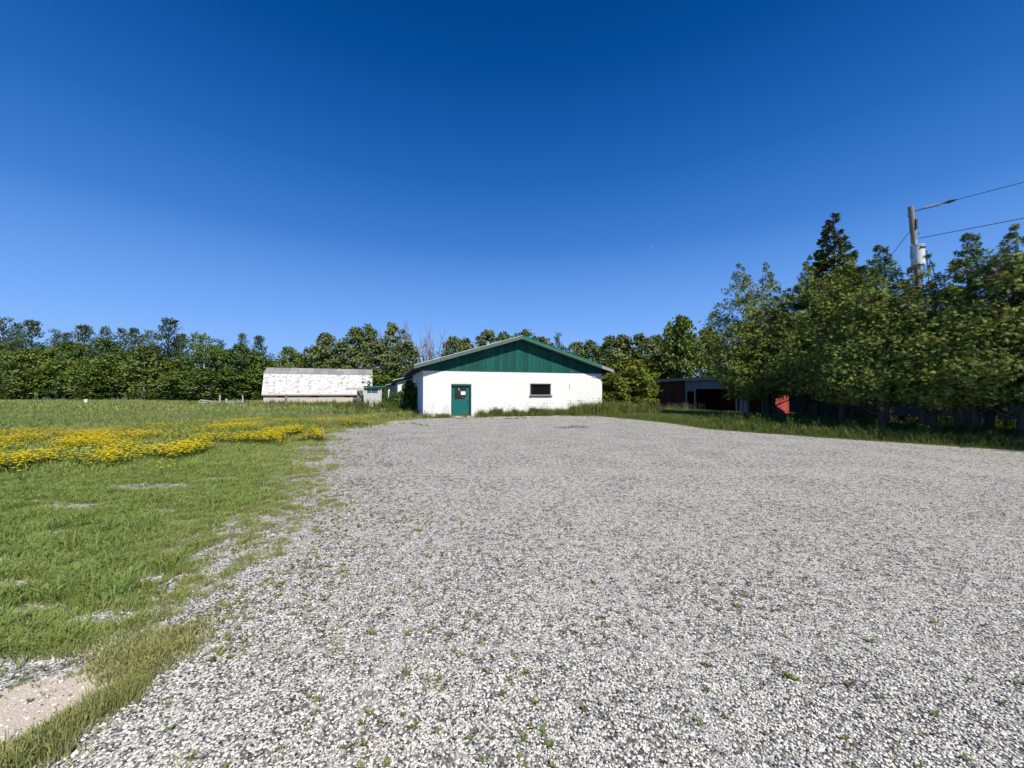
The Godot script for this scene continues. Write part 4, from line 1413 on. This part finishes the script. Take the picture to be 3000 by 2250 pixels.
func woods() -> void:
	var pine_c := [pine_crown(101, Color(0.075, 0.11, 0.035)), pine_crown(102, Color(0.08, 0.112, 0.032)), pine_crown(103, Color(0.065, 0.1, 0.036))]
	var pine_t := trunk_mesh(5, 9.6, 0.2, 0)
	var green := Color(0.1, 0.155, 0.035)
	var broad_c := []
	for k in 4:
		broad_c.push_back(broad_crown(110 + k, 165, 26, 0.34, 0.13, [Color(0.085, 0.145, 0.04), Color(0.125, 0.18, 0.035), Color(0.1, 0.165, 0.03), Color(0.155, 0.205, 0.05)][k]))
	var broad_t := [trunk_mesh(15, 9.0, 0.15, 5, 0.5), trunk_mesh(16, 9.0, 0.13, 5, 0.4)]
	var will_c := []
	for k in 4:
		will_c.push_back(broad_crown(130 + k, 130, 34, 0.36, 0.12, Color(0.15, 0.185, 0.075).lerp(Color(0.12, 0.165, 0.05), k / 3.0), 0.35, 0.4))
	var bush_c := []
	for k in 3:
		bush_c.push_back(broad_crown(150 + k, 130, 30, 0.42, 0.02, Color(0.115, 0.17, 0.036)))
	var bush_t := trunk_mesh(25, 6.0, 0.1, 3, 0.6, 4)
	# x, distance, height, radius
	var pines := [[-102.4, 74, 14.4, 3.2], [-92.9, 70, 14.6, 3.4], [-98.3, 76, 14.5, 2.8], [-88.8, 71, 14.3, 3.6], [-87.1, 73, 12.9, 2.6], [-88.0, 76, 12.7, 2.6], [-78.3, 70, 13.3, 3.4], [-77.1, 73, 13.4, 3.0], [-76.4, 75, 13.4, 2.8], [-69.8, 71, 12.9, 3.0], [-72.2, 76, 13.3, 2.6], [-60.0, 67, 13.7, 4.6], [-63.7, 74, 12.4, 2.6], [-58.0, 76, 11.5, 2.6], [-50.5, 72, 12.0, 2.2], [-46.2, 70, 11.4, 2.6]]
	pines.sort_custom(func(a: Array, b: Array) -> bool: return a[0] / a[1] < b[0] / b[1])
	for k in pines.size():
		var q: Array = pines[k]
		var lab := "tall dark pine above the left woods, %s of the pines from the left" % ordinal(k)
		if q[3] > 4.0:
			lab = "largest broad dark pine standing forward in the left woods"
		tree("pine_tree", lab, "pine tree", W(q[0], q[1]), k * 1.3, pine_c[k % 3], M.needle, pine_t, M.bark, Vector3(q[3] / 3.0, q[2] / 10.0, q[3] / 3.0), "pines above the woods")
	tree("pine_tree", "small distant pine tip peeking over the right roof slope", "pine tree", W(8.02, 66), 0.6, pine_c[1], M.needle, pine_t, M.bark, Vector3(0.6, 1.13, 0.6))
	var broad := [[-94.3, 66, 9.8, 3.2], [-92.9, 68, 10.7, 3.4], [-86.1, 66, 9.8, 3.2], [-79.7, 63, 8.0, 3.0], [-83.3, 68, 9.8, 3.3], [-75.8, 64, 8.4, 3.0], [-79.3, 69, 10.2, 3.2], [-69.6, 63, 8.0, 3.0], [-72.4, 68, 9.8, 3.3], [-65.9, 64, 8.4, 3.0], [-68.6, 69, 9.9, 3.2], [-61.3, 64, 8.4, 3.0], [-64.0, 69, 10.2, 3.2], [-56.8, 66, 9.2, 3.2], [-54.7, 70, 10.0, 2.8], [-51.9, 70, 10.4, 3.0], [-48.3, 68, 9.1, 3.0], [-46.9, 70, 9.6, 3.0], [-44.1, 70, 8.8, 3.0], [-40.7, 70, 9.3, 2.8], [-39.6, 72, 9.3, 2.8], [-36.3, 70, 8.9, 2.8], [-34.5, 72, 8.3, 3.0]]
	for k in broad.size():
		var q: Array = broad[k]
		tree("leafy_tree", "leafy green tree packed into the wood's edge behind the meadow", "tree", W(q[0], q[1]), k * 2.1, broad_c[k % 4], M.leaf, broad_t[k % 2], M.grey_bark, Vector3(q[3] / 2.7, q[2] / 10.0 * (0.82 + 0.34 * fmod(k * 0.618, 1.0)), q[3] / 2.7), "leafy trees of the left woods")
	for q: Array in [[-56.0, 68, 12.6, 1.6, "slender pale trunked tree reaching above the woods right of the largest pine"], [-52.9, 66, 12.1, 1.8, "slender tree with bare white lower trunk above the woods"]]:
		tree("birch_tree", q[4], "tree", W(q[0], q[1]), 0.7, broad_crown(170, 46, 22, 0.34, 0.6, green), M.leaf, trunk_mesh(31, 9.5, 0.17, 3), M.white0, Vector3(q[3] / 3.0, q[2] / 10.0, q[3] / 3.0))
	var edge := [[-49.2, 58, 5.8, 2.9], [-44.7, 56, 5.2, 2.9], [-42.7, 57, 5.0, 2.9], [-41.2, 58, 4.7, 2.7], [-40.0, 60, 5.3, 2.8], [-54.3, 60, 3.7, 2.6], [-81.1, 63, 3.4, 2.2], [-66.8, 62, 4.0, 2.4]]
	for k in edge.size():
		var q: Array = edge[k]
		tree("bush", "rounded leafy bush fronting the left woods, %s of them from the left" % ordinal([3, 4, 5, 6, 7, 2, 0, 1][k]), "bush", W(q[0], q[1]), k * 1.7, bush_c[k % 3], M.leaf, bush_t, M.bark, Vector3(q[3] / 3.0, q[2] / 10.0, q[3] / 3.0), "bushes fronting the left woods")
	var willow := [[-32.1, 66, 11.9, 2.8], [-28.4, 64, 10.1, 2.8], [-26.8, 66, 13.0, 2.5], [-24.6, 66, 13.3, 2.0], [-21.7, 62, 9.9, 2.8], [-20.0, 64, 13.3, 2.0], [-16.6, 60, 9.7, 2.5], [-10.0, 66, 11.3, 2.6], [-8.2, 68, 11.3, 2.4], [-4.0, 66, 12.4, 3.0], [-1.5, 68, 12.3, 2.6], [2.1, 66, 12.4, 2.8], [5.4, 68, 11.6, 2.6], [11.1, 66, 10.4, 2.6], [12.9, 62, 10.1, 2.6], [14.7, 58, 10.1, 2.6], [16.6, 58, 10.4, 2.4], [18.5, 56, 10.2, 2.4], [20.9, 56, 10.1, 2.4], [23.7, 58, 9.6, 2.2]]
	for k in willow.size():
		var q: Array = willow[k]
		var lab := ""
		if k < 7:
			lab = "silvery green willow in the clump between barn and building, %s from the left" % ordinal(k)
		elif k < 13:
			lab = "grey green tree crown rising behind the white building's roof, %s from the left" % ordinal(k - 7)
		else:
			lab = "wind ruffled willow right of the white building, %s from the left" % ordinal(k - 13)
		tree("willow_tree", lab, "tree", W(q[0], q[1]), k * 1.1, will_c[k % 4], M.leaf, broad_t[k % 2], M.grey_bark, Vector3(q[3] / 2.3, q[2] / 10.0, q[3] / 2.3), "willows and loose crowned trees in the background")
	# bushes filling the space below the crowns
	var low := [[-24.5, 56, 5.4, 3.2], [-19.8, 54, 5.0, 3.2], [-15.6, 50, 4.4, 3.0], [-13.0, 52, 5.2, 3.0], [-28.5, 58, 5.6, 3.2], [-33.0, 60, 5.4, 3.0]]
	for k in low.size():
		var q: Array = low[k]
		tree("bush", "overgrown bush behind the barn, %s from the left" % ordinal([3, 4, 5, 5, 1, 0][k]) if k != 3 else "overgrown bush directly behind the lean-to roofs", "bush", W(q[0], q[1]), k * 1.9, bush_c[(k + 1) % 3], M.leaf, bush_t, M.bark, Vector3(q[3] / 3.0, q[2] / 10.0, q[3] / 3.0), "bushes behind the barn")
	var right := [[8.6, 32.5, 3.3, 1.6, "low yellow green bush hugging the white building's right corner"], [10.4, 34.0, 4.6, 2.2, "tall yellow green bush between white building and red shed"], [12.4, 36.5, 4.0, 1.8, "yellow green bush touching the red shed's left end"], [12.0, 46.0, 5.6, 3.0, "darker bush behind the yellow green bushes"], [17.0, 47.0, 6.2, 3.2, "broad bush behind the red shed's roof"]]
	for k in right.size():
		var q: Array = right[k]
		var c := broad_crown(180 + k, 150, 34, 0.4, 0.02, Color(0.17, 0.2, 0.035) if k < 3 else Color(0.12, 0.16, 0.035))
		tree("bush", q[4], "bush", W(q[0], q[1]), k, c, M.leaf, bush_t, M.bark, Vector3(q[3] / 3.0, q[2] / 10.0, q[3] / 3.0))
	var ivy := broad_crown(190, 190, 34, 0.4, 0.1, Color(0.13, 0.175, 0.035), 0.0, 0.5)
	tree("leafy_tree", "tall narrow leafy tree with ragged top behind the red shed", "tree", W(19.9, 45.0), 0.4, ivy, M.leaf, broad_t[0], M.grey_bark, Vector3(0.85, 1.06, 0.85))
	tree("leafy_tree", "leafy tree between the narrow tree and the first cedar", "tree", W(23.4, 46.0), 2.4, ivy, M.leaf, broad_t[1], M.grey_bark, Vector3(0.8, 0.93, 0.8))
	# the shaded bushes against the left wall
	var lilac := broad_crown(200, 150, 26, 0.75, 0.05, Color(0.09, 0.14, 0.03), 0.0, 0.4)
	tree("bush", "dark shaded bush climbing against the white building's left wall", "bush", W(-7.75, 29.0), 0.3, lilac, M.leaf, trunk_mesh(41, 8.0, 0.08, 3, 0.8, 6), M.grey_bark, Vector3(0.24, 0.25, 0.24))
	tree("bush", "round green bush in front of the lower lean-to", "bush", W(-9.6, 31.5), 1.3, lilac, M.leaf, trunk_mesh(42, 8.0, 0.08, 3, 0.8, 6), M.grey_bark, Vector3(0.15, 0.17, 0.15))
	tree("bush", "thin leafy shrub beside the small shed's right corner post", "bush", W(-11.35, 34.4), 2.3, lilac, M.leaf, trunk_mesh(43, 8.0, 0.08, 3, 0.8, 4), M.grey_bark, Vector3(0.1, 0.18, 0.1))
	# dead trees
	for q: Array in [[-15.6, 66, 6.3, 501, "bare grey dead tree standing behind the white building's left eave"], [-17.4, 65, 5.6, 502, "bare dead tree rising from behind the leafy willow"], [-12.4, 64, 4.8, 503, "smaller bare dead tree just left of the roof slope"], [-19.7, 67, 6.0, 504, "thin dead branches sticking out above the willow clump"]]:
		var r := RandomNumberGenerator.new()
		r.seed = q[3]
		var mb := MB.new()
		for k in 3:
			limb(mb, r, Vector3(r.randf_range(-0.3, 0.3), 0, r.randf_range(-0.3, 0.3)), Vector3(r.randf_range(-0.25, 0.25), 1, r.randf_range(-0.25, 0.25)).normalized(), q[2], 0.19, 3, 0.5, 0.6)
		var o := thing("dead_tree", q[4], "dead tree", W(q[0], q[1]))
		part("trunk", mb.mesh(), M.grey_bark, o)
		clean(o)

func cedars() -> void:
	var c0 := Color(0.15, 0.195, 0.042)
	var cc := [cedar_crown(301, 470, 46, c0, 0.2, 1.15), cedar_crown(302, 470, 46, Color(0.155, 0.195, 0.038), 0.18, 1.05), cedar_crown(303, 470, 46, Color(0.12, 0.17, 0.038), 0.2, 1.25), cedar_crown(304, 280, 40, c0, 0.26, 1.1)]
	var ct := [trunk_mesh(311, 5.6, 0.15, 6, 0.15, 3), trunk_mesh(312, 5.6, 0.16, 6, 0.15, 2), trunk_mesh(313, 5.4, 0.14, 6, 0.15, 4)]
	# x, distance, height, radius, crown, label
	var list := [
		[14.5, 24.2, 9.9, 2.7, 3, "open cedar with leaning grey trunks, leftmost of the right hand trees"],
		[16.6, 25.0, 10.2, 2.3, 3, "thin topped cedar just right of the leftmost cedar"],
		[14.9, 22.3, 7.2, 2.6, 1, "low bushy cedar in front of the red shed wall"],
		[16.3, 21.0, 9.0, 2.6, 0, "dense cedar below and left of the spruce tip"],
		[14.8, 17.0, 8.1, 2.6, 1, "broad cedar in front of the spruce"],
		[17.0, 17.6, 8.6, 2.5, 2, "cedar with a lone crooked tip left of the utility pole"],
		[14.1, 14.9, 6.4, 2.1, 0, "low cedar at the paving edge left of the utility pole"],
		[14.9, 13.8, 6.6, 2.1, 1, "cedar hiding the lower part of the utility pole"],
		[15.6, 13.0, 7.2, 2.2, 2, "pointed cedar right of the transformer"],
		[15.8, 12.0, 6.8, 2.3, 0, "dense cedar at the right frame edge"],
		[17.3, 12.0, 7.2, 2.4, 1, "cedar cut off by the right edge of the picture"],
		[16.9, 9.3, 6.6, 2.3, 2, "cedar standing just outside the picture on the right"],
		[18.6, 6.4, 6.6, 2.4, 0, "cedar farther outside the picture on the right"],
	]
	for k in list.size():
		var q: Array = list[k]
		tree("cedar_tree", q[5], "cedar", W(q[0], q[1]), k * 1.9, cc[q[4]], M.cedar, ct[k % 3], M.bark if k > 1 else M.grey_bark, Vector3(q[3] / 2.4, q[2] / 8.0, q[3] / 2.4), "row of cedars along the right of the lot")
	tree("spruce_tree", "tall spruce with thin greyish pointed top above the cedars", "spruce", W(17.7, 21.0), 0.8, spruce_crown(321, Color(0.075, 0.115, 0.042)), M.needle, trunk_mesh(331, 9.7, 0.16, 0), M.bark, Vector3(1.25, 1.17, 1.25))
	# leaning dead stem and bare sticks below the trees
	var mb := MB.new()
	mb.tube(PackedVector3Array([Vector3(0, 0, 0), Vector3(0.5, 0.9, 0.05), Vector3(1.1, 2.1, 0)]), PackedFloat32Array([0.17, 0.15, 0.12]), 9)
	top("leaning_trunk", mb.mesh(), M.bark, W(15.9, 21.6), "dark leaning trunk in front of the red shed wall", "trunk")
	mb = MB.new()
	mb.tube(PackedVector3Array([Vector3(0, 0.05, 0), Vector3(0.35, 0.42, 0), Vector3(0.9, 0.6, 0)]), PackedFloat32Array([0.03, 0.022, 0.01]), 6)
	top("fallen_branch", mb.mesh(), M.grey_bark, W(15.0, 19.2), "pale bare branch lying under the cedars", "branch")

func odds() -> void:
	# fence remains and other small things
	for q: Array in [[-33.6, 41.5, 0.75, 0.1, 0.12, 0.22, "short white leaning post at the broken rail, left of the barn", "pale_wood"], [-31.5, 41.5, 1.35, 0.16, -0.01, 0.0, "taller grey fence post behind the fallen rail", "pale_wood"], [-30.9, 41.6, 0.95, 0.14, 0.0, 0.0, "stubby grey fence post, left of a close pair", "pale_wood"], [-30.65, 41.4, 0.95, 0.14, 0.02, 0.0, "stubby grey fence post, right of a close pair", "pale_wood"], [-28.6, 41.0, 1.3, 0.13, 0.1, 0.0, "leaning fence post nearest the barn's left corner", "pale_wood"], [-22.5, 38.3, 1.42, 0.2, 0.0, 0.0, "thick grey fence post in front of the barn wall", "old_wood"]]:
		var m := MB.new()
		m.tube(PackedVector3Array([Vector3(0, -0.1, 0), Vector3(-q[4] * 0.5, q[2] * 0.5, 0), Vector3(-q[4], q[2], 0)]), PackedFloat32Array([q[3] * 0.55, q[3] * 0.52, q[3] * 0.5]), 8)
		top("fence_post", m.mesh(), M[q[7]], W(q[0], q[1]), q[6], "post", "old fence posts")
	for q: Array in [[-33.6, 41.5, 0.8, -31.7, 41.6, 0.55, "upper of two fallen white rails beside the short post"], [-33.5, 41.4, 0.55, -32.0, 41.5, 0.42, "lower of two fallen white rails beside the short post"]]:
		var m := MB.new()
		var a := W(q[0], q[1], q[2])
		m.beam(Vector3.ZERO, W(q[3], q[4], q[5]) - a, 0.04, 0.11)
		top("fence_rail", m.mesh(), M.pale_wood, a, q[6], "rail")
	var mb := MB.new()
	var r := RandomNumberGenerator.new()
	r.seed = 77
	for k in 160:
		var o := away(r)
		var p := Vector3(o.x * 1.1, absf(o.y) * 0.75, o.z * 0.7)
		mb.beam(p, p + Vector3(r.randf_range(-0.5, 0.5), r.randf_range(-0.15, 0.2), r.randf_range(-0.3, 0.3)), 0.02, 0.02)
	top("brush_pile", mb.mesh(), M.pale_wood, W(-29.6, 41.3), "heap of grey dry sticks between the old fence posts", "brush pile")
	mb = MB.new()
	mb.tube(PackedVector3Array([Vector3(0, 0, 0), Vector3(0, 0.78, 0), Vector3(0, 0.8, 0)]), PackedFloat32Array([0.16, 0.16, 0.12]), 12)
	top("well_pipe", mb.mesh(), M.paper, W(-50.9, 46.0), "short white pipe standing in the far field grass", "pipe")
	var bxo := thing("tilted_crate", "dark crate lying tilted against the barn wall", "crate", W(-16.6, 41.5), 0.5)
	for k in 4:
		var pl := part("slat", boxed(1.1, 0.2, 0.05), M.inside, bxo, Vector3(0, 0.45 + 0.16 * k, 0.1 * k))
		pl.rotation = Vector3(0.2, 0, 0.5)
	clean(bxo)
	# broken concrete of an old path at the left of the building
	var slabs := [[-7.6, 19.4, 0.9, 0.7], [-8.6, 21.3, 0.8, 0.6], [-8.0, 22.8, 0.7, 0.8], [-6.4, 20.6, 1.0, 0.8], [-8.9, 24.8, 0.8, 0.6], [-9.6, 22.0, 0.6, 0.5]]
	for k in slabs.size():
		var q: Array = slabs[k]
		var m := MB.new()
		var pts := PackedVector2Array()
		for j in 6:
			var a := TAU * j / 6.0
			pts.push_back(Vector2(cos(a) * q[2] * r.randf_range(0.75, 1.1), sin(a) * q[3] * r.randf_range(0.75, 1.1)))
		m.prism(pts, 0.0, 0.07)
		var o := top("concrete_slab", m.mesh(), M.slab, W(q[0], q[1], 0.0), "broken pale concrete slab among the weeds left of the building", "slab", "broken path slabs")
		o.rotation = Vector3(-PI / 2, 0, 0)
	# day moon
	mb = MB.new()
	var outer := PackedVector2Array()
	var inner := PackedVector2Array()
	for k in 13:
		var a := -0.6 + PI * k / 12.0
		outer.push_back(Vector2(cos(a), sin(a)) * 3.9)
		var w := 0.35 + 0.5 * absf(k - 6) / 6.0
		inner.push_back(Vector2(cos(a), sin(a)) * 3.9 * w)
	for k in 12:
		for f: float in [0.0, -0.6]:
			mb.quad(Vector3(outer[k].x, outer[k].y, f), Vector3(outer[k + 1].x, outer[k + 1].y, f), Vector3(inner[k + 1].x, inner[k + 1].y, f), Vector3(inner[k].x, inner[k].y, f))
	top("moon", mb.mesh(), M.moon, W(0.3656 * 800.0, 800.0, 0.3798 * 800.0), "faint half moon in the blue sky right of the roof", "moon")

# ---------------------------------------------------------------- ground

func ground() -> void:
	var g := PlaneMesh.new()
	g.size = Vector2(2400, 2400)
	var o := top("ground", g, M.ground, Vector3(0, -0.004, 0), "grassy earth running back under the woods", "", "", "structure")
	o.remove_meta("label")
	# the lot: a sheet whose edge wanders, running on under the lawn at the left
	var pts := PackedVector2Array([Vector2(-9.0, -14.0), Vector2(30.0, -14.0), Vector2(26.0, -1.0)])
	for k in right_d.size():
		if right_d[k] < 26.0:
			pts.push_back(Vector2(right_x[k], right_d[k]))
			if k < right_d.size() - 1 and right_d[k + 1] < 26.0:
				for j in [0.33, 0.66]:
					pts.push_back(Vector2(lerpf(right_x[k], right_x[k + 1], j) + rng.randf_range(-0.12, 0.12), lerpf(right_d[k], right_d[k + 1], j)))
	pts.append_array(PackedVector2Array([Vector2(7.5, 27.6), Vector2(6.2, 28.5), Vector2(-5.0, 24.9), Vector2(-6.1, 24.3), Vector2(-6.9, 21.6), Vector2(-7.3, 19.0), Vector2(-7.6, 17.1), Vector2(-8.0, 16.0), Vector2(-7.6, 13.5), Vector2(-8.5, 10.0), Vector2(-9.5, 6.0)]))
	var tri := Geometry2D.triangulate_polygon(pts)
	var m := MB.new()
	for k in range(0, tri.size(), 3):
		var a := pts[tri[k]]
		var b := pts[tri[k + 1]]
		var c := pts[tri[k + 2]]
		if (b - a).cross(c - a) > 0:
			m.tri(W(a.x, a.y), W(c.x, c.y), W(b.x, b.y))
		else:
			m.tri(W(a.x, a.y), W(b.x, b.y), W(c.x, c.y))
	o = top("pavement", m.mesh(), M.pavement, Vector3.ZERO, "", "", "", "structure")
	# patch of pale sand at the lower left
	var sp := PackedVector2Array([Vector2(-3.2, 1.2), Vector2(-2.15, 1.2), Vector2(-2.05, 1.7), Vector2(-1.98, 2.1), Vector2(-2.1, 2.3), Vector2(-2.4, 2.34), Vector2(-2.6, 2.18), Vector2(-2.85, 2.02), Vector2(-3.2, 1.9)])
	tri = Geometry2D.triangulate_polygon(sp)
	m = MB.new()
	for k in range(0, tri.size(), 3):
		m.tri(W(sp[tri[k]].x, sp[tri[k]].y), W(sp[tri[k + 1]].x, sp[tri[k + 1]].y), W(sp[tri[k + 2]].x, sp[tri[k + 2]].y))
	top("sand_patch", m.mesh(), M.sand, Vector3(0, 0.004, 0), "", "", "", "structure")

func _ready() -> void:
	var cam := Camera3D.new()
	cam.name = "camera"
	cam.fov = 89.9
	cam.near = 0.05
	cam.far = 3000.0
	cam.position = Vector3(0, 1.6, 0)
	cam.rotation_degrees = Vector3(1.27, 0, 0)
	add_child(cam)
	var env := Environment.new()
	env.background_mode = Environment.BG_SKY
	var sky := Sky.new()
	# clear blue air: colour by the sine of the height above the horizon
	var air := [[0.0, 0.34, 0.58, 1.0], [0.09, 0.275, 0.515, 1.0], [0.175, 0.18, 0.415, 0.94], [0.355, 0.052, 0.212, 0.645], [0.482, 0.018, 0.137, 0.488], [0.579, 0.007, 0.098, 0.392], [0.654, 0.002, 0.072, 0.314], [0.711, 0.0, 0.06, 0.263], [1.0, 0.0, 0.04, 0.19]]
	var pano := Image.create_empty(512, 256, false, Image.FORMAT_RGBF)
	for row in 256:
		var up := sin((0.5 - (row + 0.5) / 256.0) * PI)
		var c := Color(0.09, 0.1, 0.06)
		if up >= 0.0:
			var k := 0
			while k < air.size() - 2 and up > air[k + 1][0]:
				k += 1
			var t: float = clampf((up - air[k][0]) / (air[k + 1][0] - air[k][0]), 0.0, 1.0)
			c = Color(lerpf(air[k][1], air[k + 1][1], t), lerpf(air[k][2], air[k + 1][2], t), lerpf(air[k][3], air[k + 1][3], t)) / EXPOSURE
			c.a = 1.0
		pano.fill_rect(Rect2i(0, row, 512, 1), c)
	var sm := PanoramaSkyMaterial.new()
	sm.panorama = ImageTexture.create_from_image(pano)
	sky.sky_material = sm
	env.sky = sky
	env.tonemap_mode = Environment.TONE_MAPPER_LINEAR
	env.tonemap_exposure = EXPOSURE
	env.sdfgi_enabled = true
	env.ssao_enabled = true
	env.ssil_enabled = true
	var we := WorldEnvironment.new()
	we.environment = env
	add_child(we)
	var sun := DirectionalLight3D.new()
	sun.name = "sun"
	sun.light_energy = 1.55
	sun.light_color = Color(1.0, 0.965, 0.9)
	sun.light_angular_distance = 0.5
	sun.shadow_enabled = true
	# behind the camera and to its right, 47.5 degrees up
	sun.rotation_degrees = Vector3(-47.5, 29.5, 0)
	add_child(sun)

	rng.seed = 20
	patch_noise.seed = 4
	patch_noise.frequency = 0.35
	fine_noise.seed = 8
	fine_noise.frequency = 0.5
	make_materials()
	ground()
	white_building()
	lean_tos()
	small_shed()
	barn()
	open_shed()
	blue_house()
	utility_pole()
	woods()
	cedars()
	odds()
	stuff_on_ground()
	for o in get_children():
		clean(o)
